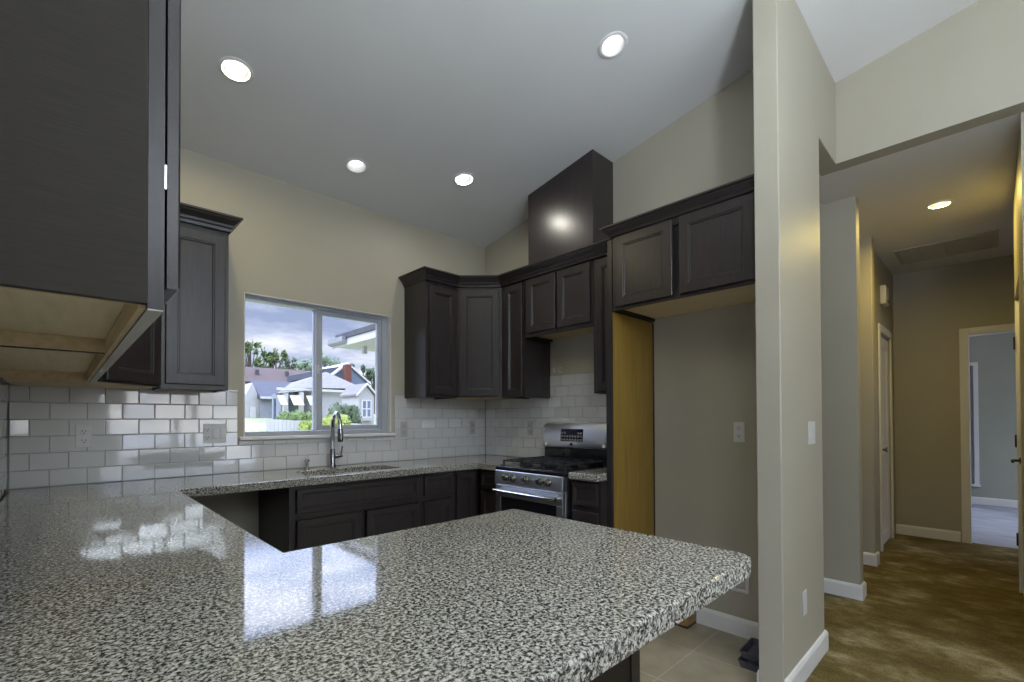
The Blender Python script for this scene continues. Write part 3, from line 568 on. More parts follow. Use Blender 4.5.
# undermount sink
sk = thing('sink', 'stainless undermount sink below the faucet', 'sink', (0, 0, CT-CTH))
b = MB()
def rr_ring(x0, x1, y0, y1, z, rad, n=5):
    P = []
    for cx, cy, a0 in ((x1-rad, y1-rad, 0), (x0+rad, y1-rad, PI/2), (x0+rad, y0+rad, PI), (x1-rad, y0+rad, 1.5*PI)):
        for i in range(n+1): P.append(b.b.verts.new((cx+rad*math.cos(a0+PI/2*i/n), cy+rad*math.sin(a0+PI/2*i/n), z)))
    return P
R = [rr_ring(SX0-.012, SX1+.012, SY0-.012, SY1+.012, -.002, .04), rr_ring(SX0-.004, SX1+.004, SY0-.004, SY1+.004, -.002, .035), rr_ring(SX0+.006, SX1-.006, SY0+.006, SY1-.006, -.16, .05), rr_ring(SX0+.03, SX1-.03, SY0+.03, SY1-.03, -.185, .06)]
for a, c in zip(R, R[1:]):
    for i in range(len(a)): b.b.faces.new((a[i], a[(i+1) % len(a)], c[(i+1) % len(a)], c[i]))
b.b.faces.new(R[-1]); b.build('basin', 'steel', sk, smooth=True)
MB().lathe([(.045, -.1845), (.045, -.180), (.03, -.180), (.028, -.183)], c=((SX0+SX1)/2, (SY0+SY1)/2, 0)).build('drain', 'dark_chrome', sk, smooth=True)

# faucet
fc = thing('faucet', 'tall pull-down chrome kitchen faucet behind the sink', 'faucet', (1.716, -.075, CT))
MB().lathe([(.027, .0005), (.028, .006), (.025, .012), (.021, .02), (.020, .12), (.017, .135), (.013, .14)], n=24).build('body', 'dark_chrome', fc, smooth=True)
P = [(0, 0, .138), (0, 0, .30)] + [(0, -.068+.068*math.cos(a), .30+.11*math.sin(a)) for a in [i*PI/12 for i in range(1, 12)]] + [(0, -.138, .29)]
MB().tube(P, .0155, 14).build('spout', 'chrome', fc, smooth=True)
MB().tube([(0, -.138, .292), (0, -.140, .27), (0, -.143, .215), (0, -.145, .195)], [.018, .0205, .022, .018], 16).build('spray_head', 'dark_chrome', fc, smooth=True)
f = MB(); f.tube([(.018, 0, .075), (.05, 0, .078), (.075, 0, .082)], [.014, .015, .013], 12); f.tube([(.066, 0, .085), (.073, 0, .12), (.078, 0, .155)], [.007, .006, .005], 10); f.build('handle', 'dark_chrome', fc, smooth=True)
sd = thing('soap_dispenser', 'short chrome soap dispenser left of the faucet', 'dispenser', (1.527, -.065, CT))
MB().lathe([(.020, .0005), (.020, .008), (.013, .014), (.012, .045), (.015, .05), (.015, .066), (.010, .072)], n=20).build('body', 'chrome', sd, smooth=True)
MB().tube([(0, 0, .066), (0, -.02, .068), (0, -.045, .062)], .006, 8).build('spout', 'chrome', sd, smooth=True)

# ------------------------------------------------------------------ gas range (local: x along the front toward -y, front at -y)
RW = .690
rg = thing('gas_range', 'freestanding stainless gas range with black grates', 'range', (W-.012, -.888, FZ), -R90)
Z = lambda z: z-FZ
D = .652
B(.0, RW, -D+.03, -.03, .08, Z(.876)).build('body', 'steel', rg)
B(.02, RW-.02, -D+.07, -.05, .001, .079).build('kick_plate', 'black_enamel', rg)
f = MB(); f.prism([(-D+.028, Z(.876)), (-D-.006, Z(.776)), (-D-.006, Z(.770)), (-D+.028, Z(.770))], 'x', .0005, RW-.0005)
f.b.free(); f = MB(); f.prism([(-D+.029, Z(.774)), (-D-.010, Z(.774)), (-D-.002, Z(.878)), (-D+.029, Z(.878))], 'x', .0005, RW-.0005); f.build('control_panel', 'steel', rg, bevel=.003)
def front_y(z): return -D-.010 + .008*(z-Z(.774))/.104
for x in (.135, .210, .343, .486, .561):
    zc = Z(.829); M = Matrix.Translation((x, front_y(zc)-.0005, zc)) @ Matrix.Rotation(PI/2, 4, 'X')
    kn = MB().lathe([(.029, 0), (.029, .006), (.025, .010), (.023, .030), (.020, .034), (.004, .035)], n=20, M=M).build('knob', 'knob_metal', rg, smooth=True)
    B(x-.004, x+.004, front_y(zc)-.043, front_y(zc)-.034, zc-.021, zc+.021).build('pointer', 'chrome', kn, bevel=.002)
f = MB(); f.box(0, RW, -D+.002, -.012, Z(.8785), Z(.905)); f.box(.02, RW-.02, -D+.03, -.1, Z(.905), Z(.909)); f.build('cooktop', 'black_enamel', rg, bevel=.005)
# oven door with handle and dark glass
f = MB(); f.box(.004, RW-.004, -D-.002, -D+.029, Z(.675), Z(.766)); f.box(.004, .062, -D-.002, -D+.029, Z(.19), Z(.675)); f.box(RW-.062, RW-.004, -D-.002, -D+.029, Z(.19), Z(.675)); f.box(.062, RW-.062, -D-.002, -D+.029, Z(.19), Z(.27))
od = f.build('oven_door', 'steel', rg, bevel=.003)
B(.0625, RW-.0625, -D+.000, -D+.02, Z(.2705), Z(.6745)).build('oven_window', 'black_enamel', od)
f = MB(); hb = [( .03, -D-.045, Z(.725)), (RW/2, -D-.052, Z(.725)), (RW-.03, -D-.045, Z(.725))]; f.tube(hb, .014, 14); f.tube([(.045, -D-.003, Z(.725)), (.045, -D-.045, Z(.725))], .012, 10); f.tube([(RW-.045, -D-.003, Z(.725)), (RW-.045, -D-.045, Z(.725))], .012, 10); f.build('handle', 'chrome', od, smooth=True)
B(.004, RW-.004, -D-.001, -D+.029, Z(-.03), Z(.185)).build('storage_drawer', 'steel', rg, bevel=.003)
# backguard
B(.004, RW-.004, -.075, -.004, Z(.9055), Z(1.032)).build('backguard_riser', 'black_enamel', rg)
f = MB(); prof = [(-.030, Z(1.245)), (-.078, Z(1.232)), (-.092, Z(1.20)), (-.108, Z(1.07)), (-.100, Z(1.040)), (-.075, Z(1.034)), (-.004, Z(1.034)), (-.004, Z(1.245))]
rings = []
for x, s_ in ((.0, .90), (.012, .97), (.04, 1), (RW-.04, 1), (RW-.012, .97), (RW, .90)):
    cyp, czp = -.05, Z(1.135); rings.append([f.b.verts.new((x, cyp+(p[0]-cyp)*s_, czp+(p[1]-czp)*s_)) for p in prof])
for a, c in zip(rings, rings[1:]):
    for i in range(len(prof)): f.b.faces.new((a[i], a[(i+1) % len(prof)], c[(i+1) % len(prof)], c[i]))
f.b.faces.new(rings[0]); f.b.faces.new(rings[-1]); bg = f.build('backguard', 'steel', rg, smooth=True)
ta = math.atan2(.016, .13)
Mb = Matrix.Translation((RW*.47, -.1005, Z(1.137))) @ Matrix.Rotation(-ta, 4, 'X')
f = MB(); f.box(-.115, .115, -.0045, .001, -.048, .055, Mb); ds = f.build('display', 'black_enamel', bg, bevel=.002)
f = MB()
for r in range(3):
    for c_ in range(8):
        x = -.098+c_*.028
        if r == 2 and 2 <= c_ <= 5: continue
        f.box(x-.009, x+.009, -.0055, -.0046, -.034+r*.028-.007, -.034+r*.028+.007, Mb)
f.build('keypad', 'key_grey', ds)
MB().lathe([(.013, 0), (.013, .003), (.011, .004)], n=20, M=Matrix.Translation((RW*.47, -.1065, Z(1.066))) @ Matrix.Rotation(PI/2-ta, 4, 'X')).build('round_badge', 'black_enamel', bg)
for x in (.05, RW-.05):
    MB().lathe([(.015, 0), (.015, .004), (.012, .006)], n=16, M=Matrix.Translation((x, -.107, Z(1.060))) @ Matrix.Rotation(PI/2-ta, 4, 'X')).build('end_button', 'chrome', bg)
# burners and grates
for bx, by, br in ((.15, -.46, .045), (.15, -.22, .035), (.345, -.34, .05), (.54, -.46, .045), (.54, -.22, .035)):
    MB().lathe([(br+.012, Z(.9095)), (br+.012, Z(.915)), (br, Z(.918)), (br, Z(.928)), (br-.01, Z(.932))], c=(bx, by, 0), n=20).build('burner', 'cast_iron', rg, smooth=True)
for gx0, gx1 in ((.03, .235), (.243, .447), (.455, .660)):
    f = MB(); gy0, gy1 = -.60, -.11; zt = Z(.956); th = .012
    for x in (gx0, (gx0+gx1)/2-th/2, gx1-th): f.box(x, x+th, gy0, gy1, zt-.012, zt)
    for y in (gy0, gy0+.12, (gy0+gy1)/2-th/2, gy1-.13, gy1-th): f.box(gx0, gx1, y, y+th, zt-.013, zt-.001)
    for x in (gx0, gx1-th):
        for y in (gy0, gy1-th): f.box(x, x+th, y, y+th, Z(.9095), zt-.005)
    f.build('grate', 'cast_iron', rg)

# ------------------------------------------------------------------ outlets, switches
def plate(label, loc, rz, w=.068, h=.128, kind='outlet', mt='plastic_white', gang=1, name=None):
    t = thing(name or ('wall_outlet' if kind == 'outlet' else 'light_switch'), label, 'outlet' if 'o' in kind[0] else 'switch', loc, rz, None)
    B(-w/2, w/2, -.006, -.0008, -h/2, h/2).build('cover_plate', mt, t, bevel=.002)
    for gi in range(gang):
        kx = 0 if gang == 1 else (gi-1)*.045; k2 = kind if gang == 1 else ('outlet' if gi == 0 else 'switch')
        if k2 == 'outlet':
            for s_ in (-1, 1):
                r = MB().lathe([(.0175, 0), (.0175, .003), (.016, .004)], n=20, M=Matrix.Translation((kx, -.0062, s_*.026)) @ Matrix.Rotation(PI/2, 4, 'X')).build('receptacle', mt, t)
                f = MB(); f.box(kx-.009, kx-.006, -.0108, -.0098, s_*.026-.002, s_*.026+.008); f.box(kx+.006, kx+.009, -.0108, -.0098, s_*.026-.002, s_*.026+.008); f.box(kx-.0025, kx+.0025, -.0108, -.0098, s_*.026-.012, s_*.026-.006); f.build('slots', 'slot_black', r)
        elif k2 == 'switch':
            B(kx-.016, kx+.016, -.010, -.0062, -.033, .033).build('rocker', mt, t, bevel=.002)
    return t
plate('white outlet on the backsplash below the near cabinet', (.302, -.0075, 1.188), 0)
plate('white plate with an outlet and two switches left of the window sill', (.948, -.0075, 1.187), 0, w=.13, gang=3)
plate('grey outlet on the tiles just right of the window', (2.384, -.0075, 1.190), 0, mt='plastic_grey')
plate('grey outlet on the tiles near the kitchen corner', (3.160, -.0075, 1.188), 0, mt='plastic_grey')
plate('grey outlet on the tiles just left of the range', (W-.0075, -.644, 1.190), -R90, mt='plastic_grey')
plate('white outlet in the refrigerator alcove', (W-.0005, -2.490, 1.187), -R90)
plate('white switch on the stub wall', (3.268, YB-.0002, 1.193), 0, w=.13, h=.128, kind='switch')
plate('white blank plate low on the stub wall', (3.093, YB-.0002, .280), 0, kind='o_blank')
# ice maker water box
vb = thing('valve_box', 'white framed water valve box low in the refrigerator alcove', 'valve box', (W-.0005, -2.450, .255), -R90)
f = MB(); f.box(-.09, -.072, -.010, -.0005, -.09, .09); f.box(.072, .09, -.010, -.0005, -.09, .09); f.box(-.072, .072, -.010, -.0005, -.09, -.072); f.box(-.072, .072, -.010, -.0005, .072, .09); f.build('frame', 'plastic_white', vb, bevel=.002)
B(-.072, .072, -.003, -.0006, -.072, .072).build('back_plate', 'plastic_grey', vb)
f = MB(); f.lathe([(.014, 0), (.014, .03), (.02, .032), (.02, .04)], c=(0, -.012, -.06), n=12); f.tube([(0, -.012, -.02), (.0, -.02, .03), (.04, -.018, .05)], .006, 8); f.build('valve', 'dark_chrome', vb, smooth=True)

# things left in the alcove
bx = thing('wooden_block', 'small wooden block with a dark bottom edge beside the alcove baseboard', 'block', (3.262, -2.160, FZ))
B(-.07, .07, -.042, .042, .012, .10).build('block_body', 'cardboard', bx, bevel=.002); B(-.073, .073, -.045, .045, .0005, .0115).build('bottom_strip', 'slot_black', bx)
for i, (dz, s_, lb) in enumerate(((.0005, 1.0, 'dark plastic tray on the alcove floor, bottom of the stack'), (.048, .97, 'dark plastic tray on top of another beside the stub wall'))):
    t = thing('plastic_tray', lb, 'tray', (3.05+.01*i, -2.690+.0*i, FZ+dz), .04*i, 'dark plastic trays in the alcove')
    b = MB(); a0, b0 = .115*s_, .078*s_
    R = [rr_ring(-a0, a0, -b0, b0, .040, .015), rr_ring(-a0+.006, a0-.006, -b0+.006, b0-.006, .040, .013), rr_ring(-a0+.016, a0-.016, -b0+.016, b0-.016, .006, .012)]
    R0 = [rr_ring(-a0+.012, a0-.012, -b0+.012, b0-.012, 0, .012)]
    for p, q in ((R0[0], R[0]), (R[0], R[1]), (R[1], R[2])):
        for j in range(len(p)): b.b.faces.new((p[j], p[(j+1) % len(p)], q[(j+1) % len(p)], q[j]))
    b.b.faces.new(R0[0]); b.b.faces.new(R[2]); b.build('shell', 'dark_plastic', t, smooth=True)
    B(-a0-.004, a0+.004, -.006, .006, .0405, .0435).build('band', 'dark_plastic', t)

# ------------------------------------------------------------------ ceiling lights
def downlight(label, x, y, z, tilt, power, lens='lamp_lens', color=(1, .95, .88), group='recessed ceiling lights', deep=True):
    t = thing('recessed_light', label, 'light', (x, y, z), 0, group); t.rotation_euler = (tilt, 0, 0)
    f = MB(); n = 40; h = .075 if deep else .004
    prof = [(.067, -.0005), (.084, -.0006), (.085, -.003), (.080, -.006), (.066, -.006), (.063, -.003), (.052 if deep else .06, h), (.056 if deep else .062, h), (.066, 0.0)]
    rings = [[f.b.verts.new((R_*math.cos(2*PI*i/n), R_*math.sin(2*PI*i/n), h_)) for i in range(n)] for R_, h_ in prof]
    for a, c in zip(rings, rings[1:]+rings[:1]):
        for i in range(n): f.b.faces.new((a[i], a[(i+1) % n], c[(i+1) % n], c[i]))
    f.build('baffle', 'lamp_ring', t, smooth=True)
    MB().lathe([(.0515 if deep else .0595, h-.002), (.048, h-.006), (.03, h-.010), (.004, h-.012)], n=28).build('lens', lens, t, smooth=True)
    if not power: return t
    ld = bpy.data.lights.new('lamp', 'AREA'); ld.shape = 'DISK'; ld.size = .118; ld.energy = power; ld.color = color
    lo = bpy.data.objects.new('lamp', ld); COL.objects.link(lo); lo.parent = t; lo.location = (0, 0, .002)
    return t
ti = math.atan(-SL)
KP = 2.6; TP = 58
WARM = (1, .86, .50)
for (x, y), kp, lb in zip(CANS, (1.8, 0, 1.2, 0), ('recessed ceiling light nearest the big upper cabinet', 'recessed ceiling light closest to the window', 'recessed ceiling light nearest the range corner', 'recessed ceiling light highest on the slope near the stub wall')):
    downlight(lb, x, y, cz(y), ti, KP*kp, color=WARM if x < 2 else (1, .95, .84))
downlight('recessed light in the hallway ceiling', *HALL_CAN, HC, 0, 9.0, lens='lamp_lens_hall', color=(1, .76, .20))
# paper lanterns added out of view as fill light
for px, py, lb in ((.8, -5.5, 'large white lantern added as fill light, nearest the camera'), (1.75, -5.2, 'large white lantern added as fill light, nearest the hallway'), (2.1, -7.6, 'large white lantern added as fill light, nearest the patio door')):
    pd = thing('pendant_light', lb, 'light', (px, py, 2.62), 0, 'lanterns added as fill light')
    MB().lathe([(.002, -.42)] + [((.45+.006*(-1)**i)*math.cos(a), .42*math.sin(a)) for i, a in enumerate([(-PI/2+PI*i/18) for i in range(1, 18)])] + [(.002, .42)], n=32).build('shade', 'globe', pd, smooth=True)
    MB().tube([(0, 0, .421), (0, 0, cz(max(py, -6))-2.63 - (.17*max(0, -6-py)))], .006, 8).build('cord', 'dark_chrome', pd)

# torchiere added out of view to brighten the sloped ceiling
fl = thing('floor_lamp', 'slim torchiere added behind the camera as ceiling uplight', 'lamp', (.62, -4.35, FZ))
MB().lathe([(.14, .001), (.14, .02), (.03, .035), (.012, .05)], n=24).build('base', 'dark_chrome', fl, smooth=True); MB().lathe([(.011, .051), (.011, 1.98)], n=12).build('pole', 'dark_chrome', fl, smooth=True)
MB().lathe([(.012, 1.981), (.06, 1.99), (.15, 2.04), (.20, 2.11), (.194, 2.112), (.145, 2.05), (.05, 2.002)], n=28).build('bowl', 'lamp_ring', fl, smooth=True)
MB().lathe([(.004, 2.02), (.045, 2.03), (.055, 2.07), (.03, 2.11), (.004, 2.12)], n=16).build('bulb', 'lamp_lens', fl, smooth=True)
ld = bpy.data.lights.new('lamp', 'AREA'); ld.shape = 'DISK'; ld.size = .30; ld.energy = TP; ld.color = (.80, .90, 1.0)
lo = bpy.data.objects.new('lamp', ld); COL.objects.link(lo); lo.location = (0, 0, 2.13); lo.rotation_euler = (PI, 0, 0); lo.parent = fl
# hallway return air grille and chime
gr = thing('return_air_grille', 'long return air grille in the hallway ceiling', 'vent', (6.65, -3.30, HC-.0005))
f = MB(); gx, gy = .29, .375
f.box(-gx, -gx+.03, -gy, gy, -.012, 0); f.box(gx-.03, gx, -gy, gy, -.012, 0); f.box(-gx+.03, gx-.03, -gy, -gy+.03, -.012, 0); f.box(-gx+.03, gx-.03, gy-.03, gy, -.012, 0)
for y in (-.19, -.0, .19): f.box(-gx+.03, gx-.03, y-.008, y+.008, -.010, -.001)
f.build('frame', 'grille_paint', gr)
f = MB()
for i in range(22):
    x = -gx+.045+i*.0235; f.box(x, x+.012, -gy+.03, gy-.03, -.008, -.002)
f.build('louvers', 'grille_paint', gr); B(-gx+.03, gx-.03, -gy+.03, gy-.03, -.0015, -.0002).build('backing', 'slot_black', gr)
dc = thing('door_chime', 'small white chime box high on the hallway wall above the closet door', 'chime', (6.58, YD-.0005, 2.585))
B(-.10, .10, -.055, -.0005, -.10, .10).build('housing', 'plastic_white', dc, bevel=.012, seg=3); B(-.08, .08, -.0575, -.0555, -.08, -.05).build('grille', 'plastic_grey', dc)

# ------------------------------------------------------------------ outdoors
def ground_z(y): 
    P = [(.16, -.5), (6, -.3), (10, .1), (16, .45), (20, .75), (26, 1.0), (34, 1.25), (60, 2.0), (120, 3.0)]
    for (a, za), (b_, zb) in zip(P, P[1:]):
        if y <= b_: return za+(zb-za)*max(0, y-a)/(b_-a)
    return 3.0
g = MB(); ys = [.17, 3, 6, 10, 13, 16, 20, 23, 26, 30, 34, 45, 60, 90, 120]; rows = [[g.b.verts.new((x, y, ground_z(y))) for x in (-.2, .5, 1.5, 3, 5, 10, 15, 20, 30, 60, 110)] for y in ys]
for a, c in zip(rows, rows[1:]):
    for i in range(10): g.b.faces.new((a[i], a[i+1], c[i+1], c[i]))
o = g.build('ground', 'lawn', None, smooth=True); struct(o, 'pale lawn sloping up behind the house', 'lawn')
o = B(-60, 110, -40, -9.7, -.6, -.4).build('ground.001', 'patio'); struct(o, 'ground outside the living room', 'lawn')
o = B(-40, -.21, -9.69, 30, -.6, -.4).build('ground.002', 'patio'); struct(o, 'pale ground added along the house side to bounce daylight in', 'patio')  # unseen reflector ground, added to send light up to the ceiling

# own wing with its eave
wg = thing('house_wing', 'beige house wing with white eave jutting outside the window', 'house wing', (0, 0, 0))
B(4.1, 6.5, .20, 3.78, -.5, 2.52).build('wall', 'siding_beige', wg)
MB().prism([(3.56, 2.70), (5.2, 3.35), (6.9, 2.70), (6.9, 2.618), (3.56, 2.618)], 'y', .20, 4.15).build('roof', 'roof_dark', wg)
B(3.585, 3.615, .20, 4.36, 2.50, 2.615).build('fascia', 'fascia_white', wg)
MB().prism([(3.616, 2.525), (6.5, 2.525), (6.5, 2.54), (3.616, 2.54)], 'y', .20, 4.34).build('soffit', 'fascia_white', wg)
f = MB(); f.prism([(3.50, 2.56), (3.52, 2.535), (3.575, 2.525), (3.584, 2.53), (3.584, 2.64), (3.50, 2.635)], 'y', 3.75, 4.33); f.build('gutter_end', 'gutter_grey', wg)
B(3.93, 3.99, 3.85, 3.93, 2.40, 2.524).build('corner_block', 'fascia_white', wg)

def hip_house(): pass
def gable(mb, x0, x1, ze, zp, y0, y1, over=.3, th=.12, xm=None):     # gable roof, ridge along y, slab thickness
    xm = (x0+x1)/2 if xm is None else xm
    mb.prism([(x0-over, ze-.1), (xm, zp), (x1+over, ze-.1), (x1+over, ze-.1+th), (xm, zp+th*1.2), (x0-over, ze-.1+th)], 'y', y0-over, y1+over)
def gable_wall(mb, x0, x1, zb, ze, zp, y0, y1): mb.prism([(x0, zb), (x1, zb), (x1, ze), ((x0+x1)/2, zp), (x0, ze)], 'y', y0, y1)
def window(parent, x0, x1, z0, z1, y, mt='fascia_white', bars=True):
    f = MB(); b_ = .07
    f.box(x0-b_, x0, y-.05, y-.005, z0-b_, z1+b_); f.box(x1, x1+b_, y-.05, y-.005, z0-b_, z1+b_); f.box(x0, x1, y-.05, y-.005, z0-b_, z0); f.box(x0, x1, y-.05, y-.005, z1, z1+b_)
    if bars: f.box((x0+x1)/2-.04, (x0+x1)/2+.04, y-.05, y-.005, z0, z1); f.box(x0, x1, y-.045, y-.005, (z0+z1)/2-.03, (z0+z1)/2+.03)
    w_ = f.build('window', mt, parent); B(x0, x1, y-.02, y-.006, z0, z1).build('pane', 'house_glass', w_)

# white house with hipped roof
hs = thing('house', 'white house with pale hipped roof and white awnings', 'house', (0, 0, 0))
f = MB(); f.box(12.95, 16.55, 30.4, 36, .8, 3.45); f.build('wall', 'siding_white', hs)
f = MB(); f.box(11.5, 12.949, 31.6, 33.6, .8, 3.15); f.build('porch_wall', 'siding_grey', hs)
f = MB(); v = [f.b.verts.new(p) for p in ((12.6, 30, 3.48), (17.0, 30, 3.62), (17.0, 36.8, 3.62), (13.4, 36.8, 3.5), (15.2, 32.8, 5.0), (15.4, 34.5, 5.0))]
for q in ((0, 1, 4), (1, 2, 5, 4), (2, 3, 5), (3, 0, 4, 5), (0, 3, 2, 1)): f.b.faces.new([v[i] for i in q])
f.build('roof', 'roof_pale', hs)
f = MB(); v = [f.b.verts.new(p) for p in ((10.65, 29.8, 3.02), (13.2, 29.8, 3.36), (14.6, 32.4, 4.75), (12.3, 32.0, 3.95), (11.5, 32.8, 3.1), (13.2, 33.8, 3.3))]
for q in ((0, 1, 2, 3), (0, 3, 4), (3, 2, 5, 4), (0, 4, 5, 1), (1, 5, 2)): f.b.faces.new([v[i] for i in q])
f.build('porch_roof', 'roof_pale', hs)
B(10.7, 17.0, 29.95, 30.02, 3.27, 3.44).build('fascia', 'fascia_white', hs)
for x0 in (11.12, 12.15): B(x0, x0+.30, 29.9, 30.15, .8, 3.2).build('porch_post', 'fascia_white', hs)
B(13.02, 13.3, 29.9, 30.15, .8, 3.3).build('porch_post', 'fascia_white', hs)
for x0, x1 in ((10.70, 11.12), (11.50, 12.20), (12.60, 13.20)):
    f = MB(); f.b.free(); f = MB(); a, c = (x0-.1, 29.1, 2.28), (x1+.1, 29.1, 2.28)
    f.prism([(29.9, 2.95), (29.1, 2.28), (29.1, 2.23), (29.9, 2.88)], 'x', x0, x1); f.build('awning', 'fascia_white', hs)
for x0, x1 in ((10.98, 11.14), (11.55, 12.05), (12.62, 12.95)): B(x0, x1, 31.5, 31.59, 1.2, 2.75).build('porch_window', 'house_glass', hs)
window(hs, 15.55, 16.15, 2.15, 3.05, 30.4, bars=False)

# little white gabled bay nearer
bh_ = thing('garden_house', 'small white gabled shed-like bay with divided window', 'shed', (0, 0, 0))
f = MB(); gable_wall(f, 11.66, 12.56, .5, 2.55, 3.08, 20, 22); f.build('wall', 'siding_white', bh_)
f = MB(); gable(f, 11.66, 12.56, 2.62, 3.10, 20, 22, over=.10, th=.10); f.build('roof', 'roof_pale', bh_)
f = MB(); f.prism([(11.50, 2.48), (12.11, 3.12), (12.72, 2.48), (12.72, 2.60), (12.11, 3.25), (11.50, 2.60)], 'y', 19.83, 19.89); f.build('barge_board', 'fascia_white', bh_)
window(bh_, 11.90, 12.34, 1.42, 2.25, 20)
f = MB(); f.box(11.86, 12.38, 19.75, 19.99, 1.20, 1.33); f.build('window_box', 'siding_white', bh_)

dg = thing('house', 'blue-grey gabled house with red brick chimney behind the white one', 'house', (0, 0, 0))
f = MB(); gable_wall(f, 18.9, 23.4, 1.2, 4.9, 6.75, 42, 50); f.build('wall', 'siding_blue', dg)
f = MB(); gable(f, 18.9, 23.4, 4.95, 6.80, 42, 50, over=.25, th=.18); f.build('barge_board', 'fascia_white', dg)
f = MB(); f.prism([(18.0, 5.4), (20.6, 5.4), (20.6, 6.62), (18.6, 6.2), (18.0, 6.0)], 'y', 42.6, 50); f.build('roof', 'roof_grey', dg)
B(20.48, 21.08, 40.9, 41.6, 3.5, 6.72).build('chimney', 'brick_red', dg)

br_ = thing('house', 'long house with brown shingle roof across the back', 'house', (0, 0, 0))
B(12.5, 22.5, 53, 60, 1.5, 5.5).build('wall', 'siding_white', br_)
MB().prism([(52, 5.4), (56.5, 7.4), (61, 5.4), (61, 5.25), (52, 5.25)], 'x', 12.0, 22.8).build('roof', 'roof_brown', br_)
for x in (16.0, 19.2): B(x, x+.35, 54.0, 54.4, 6.1, 6.9).build('roof_vent', 'roof_dark', br_)

lh = thing('house', 'small blue-grey house with white gable end and slate roof at the street', 'house', (0, 0, 0))
MB().prism([(39.4, 1.0), (44.2, 1.0), (44.2, 3.22), (41.8, 4.50), (39.4, 3.22)], 'x', 12.35, 15.6).build('wall', 'siding_grey', lh)
MB().prism([(39.0, 3.22), (41.8, 4.72), (44.6, 3.22), (44.6, 3.06), (39.0, 3.06)], 'x', 12.22, 16.0).build('roof', 'roof_grey', lh)
B(12.22, 15.9, 38.9, 38.99, 3.02, 3.22).build('gutter', 'fascia_white', lh)
MB().prism([(11.2, 1.0), (12.345, 1.0), (12.345, 3.22), (11.85, 4.38), (11.2, 3.05)], 'y', 39.8, 43.8).build('gable_end', 'siding_white', lh)
B(11.65, 12.1, 39.7, 39.795, 1.3, 2.35).build('garage_door', 'fascia_white', lh)
B(13.35, 13.5, 39.28, 39.38, 1.9, 2.7).build('wall_lamp', 'roof_dark', lh)
l2 = thing('house', 'pale house end cut off by the window frame', 'house', (0, 0, 0))
B(9.0, 12.6, 46, 51, 1.2, 4.1).build('wall', 'siding_grey', l2); MB().prism([(45.5, 4.05), (48.5, 5.1), (51.5, 4.05), (51.5, 3.95), (45.5, 3.95)], 'x', 8.6, 13.2).build('roof', 'roof_pale', l2)

# fence
fe = thing('fence', 'white vertical board fence below the bushes', 'fence', (0, 0, 0))
f = MB()
for i in range(26):
    x = 5.95+i*.15; y = 16+(x-5.95)*.0; zt = 1.30-.06*(x-5.95); f.box(x, x+.138, y, y+.03, .25, zt)
f.build('boards', 'fascia_white', fe)
f = MB(); f.box(5.95, 9.84, 16.031, 16.08, .9, .98); f.box(5.95, 9.84, 16.031, 16.08, .4, .48); f.build('rail', 'fascia_white', fe)

def leaves(mb, c, rad, n, size, rng):
    for _ in range(n):
        while True:
            p = Vector((rng.uniform(-1, 1), rng.uniform(-1, 1), rng.uniform(-1, 1)))
            if .25 < p.length < 1: break
        p = Vector((c[0]+p.x*rad[0], c[1]+p.y*rad[1], c[2]+p.z*rad[2]))
        a = Vector((rng.gauss(0, 1), rng.gauss(0, 1), rng.gauss(0, 1))).normalized(); b_ = a.orthogonal().normalized(); s_ = size*rng.uniform(.6, 1.3)
        mb.b.faces.new([mb.b.verts.new(p+q) for q in (a*s_, b_*s_*.6, -a*s_, -b_*s_*.6)])
def blob(mb, c, rad, rng, sub=2):
    r = bmesh.ops.create_icosphere(mb.b, subdivisions=sub, radius=1)
    for v in r['verts']:
        k_ = 1+rng.uniform(-.14, .14); v.co = Vector((c[0]+v.co.x*rad[0]*k_, c[1]+v.co.y*rad[1]*k_, c[2]+v.co.z*rad[2]*k_))
def tree(label, x, y, ztop, crown_r, leaf, n=240, size=.28, sparse=False, seed=1, name='tree'):
    rng = random.Random(seed); z0 = ground_z(y); h = ztop-z0
    t = thing(name, label, 'tree', (x, y, z0), 0, 'trees beyond the houses')
    tr = MB(); tr.tube([(0, 0, 0), (.1, 0, h*.4), (.0, 0, h*.75), (.05, 0, h*.95)], [.28, .2, .1, .04], 8); lv = MB()
    for i in range(18 if sparse else 7):
        a = rng.uniform(0, 2*PI); q = rng.uniform(.35, 1)*crown_r; z = h*rng.uniform(.38 if sparse else .5, .93)
        e_ = (q*math.cos(a), q*math.sin(a), z); tr.tube([(0, 0, h*.42), (e_[0]*.5, e_[1]*.5, z*.85), e_], [.09, .06, .03], 6)
        s_ = crown_r*(.30 if sparse else .55)
        leaves(lv, e_, (s_, s_, s_*1.1), n//8, size, rng)
        if not sparse: blob(lv, e_, (s_*.75, s_*.75, s_*.7), rng)
    leaves(lv, (0, 0, h*.9), (crown_r*.3, crown_r*.3, h*.1), n//8, size, rng)
    tr.build('trunk', 'bark', t); lv.build('foliage', leaf, t)
def shrub(label, x, y, w, h, leaf, seed, n=700, size=.07, zb=None, name='shrub', d=None):
    rng = random.Random(seed); z0 = ground_z(y) if zb is None else zb
    t = thing(name, label, 'shrub', (x, y, z0), 0); lv = MB(); k_ = max(3, int(w/.45))
    for i in range(k_):
        cx_ = -w/2+w*(i+.5)/k_; r_ = (w/k_*.75, d or .5, h*.5*rng.uniform(.88, 1.0)); c = (cx_, rng.uniform(-.1, .1), h*.5)
        blob(lv, c, (r_[0]*.9, r_[1]*.9, r_[2]*.93), rng, 3); leaves(lv, c, (r_[0]*1.12, r_[1]*1.12, r_[2]*1.06), n//k_, size, rng)
    lv.build('foliage', leaf, t); MB().tube([(0, 0, -.3), (0, 0, h*.5)], .05, 6).build('stem', 'bark', t)
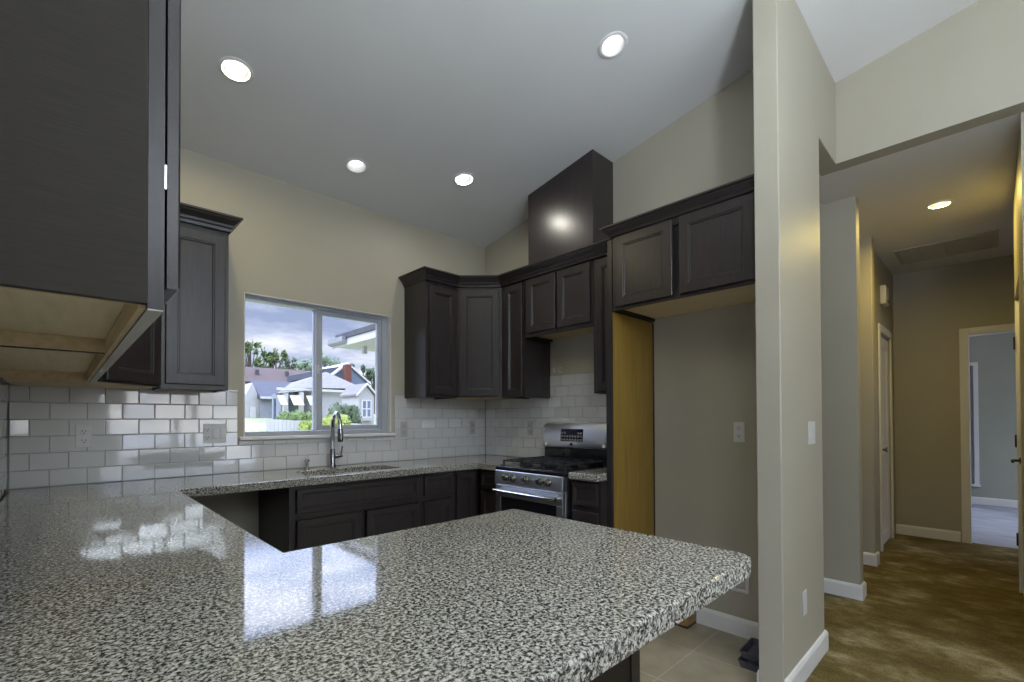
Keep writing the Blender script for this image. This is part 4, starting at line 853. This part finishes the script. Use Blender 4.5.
shrub('long rounded green hedge bush behind the white fence', 7.70, 17.6, 1.5, 1.20, 'leaf_mid', 3, zb=.50)
shrub('bright yellow-green shrub peeking up beside the window mullion', 7.22, 15.2, .5, .95, 'leaf_bright', 4, zb=.30)
shrub('bright yellow-green shrub right of the mullion', 8.05, 14.4, .9, 1.20, 'leaf_bright', 5, zb=.30)
shrub('dark loose shrub between the yellow shrub and the white bay', 9.65, 17.2, 1.25, 1.75, 'leaf_dark', 6, n=1500, zb=.30)
tree('thin leafy tree at the window edge, tallest of the group', 18.1, 64, 11.9, 1.4, 'leaf_mid', 260, .30, True, 11)
tree('thin leafy tree second from the window edge', 20.3, 66, 11.2, 1.2, 'leaf_mid', 240, .30, True, 12)
tree('bushy tree in the middle of the left pane', 20.9, 63, 10.9, 1.3, 'leaf_mid', 320, .30, True, 13)
tree('sparse tree nearest the window mullion', 23.7, 66.5, 10.5, 1.2, 'leaf_dark', 160, .26, True, 14)
tree('pale hazy tree behind the brown roof', 31.0, 80, 11.9, 2.0, 'leaf_pale', 300, .35, False, 15)
tree('pale round tree just right of the mullion', 30.4, 70, 11.3, 1.8, 'leaf_pale', 300, .32, False, 16)
for i, (x, zt) in enumerate(((28.6, 8.9), (30.2, 9.3), (31.8, 9.3), (33.4, 9.0), (35.0, 8.9))):
    tree(['dark green tree starting the row above the brick chimney', 'dark green tree second in the row above the blue gable', 'dark green tree midway in the row above the blue gable', 'dark green tree next to last in the row above the bay', 'dark green tree ending the row at the window jamb'][i], (x-.2)*(1+(.055 if i % 2 else 0))+.2, 60+(3.5 if i % 2 else 0), zt*(1.055 if i % 2 else 1), 1.0, 'leaf_dark', 360, .26, False, 20+i)

def portal(name, loc, rot, sx, sy):
    ld = bpy.data.lights.new(name, 'AREA'); ld.shape = 'RECTANGLE'; ld.size = sx; ld.size_y = sy
    ld.cycles.is_portal = True
    lo = bpy.data.objects.new(name, ld); COL.objects.link(lo); lo.location = loc; lo.rotation_euler = rot
portal('sky_portal', ((wx0+wx1)/2, .17, (wz0+wz1)/2), (-R90, 0, 0), ow, oh)
portal('sky_portal', ((dx0+dx1)/2, -9.61, (dz1+FZ)/2), (R90, 0, 0), ww, dz1-FZ)
portal('sky_portal', (-.21, (lw0+lw1)/2, (lz0+lz1)/2), (R90, 0, -R90), lw, lh_)
portal('sky_portal', (9.1, -5.21, 1.45), (R90, 0, 0), 2.2, 1.9)
portal('sky_portal', (10.91, (by0+by1)/2, (bz0+bz1)/2), (R90, 0, R90), bwid, bh)
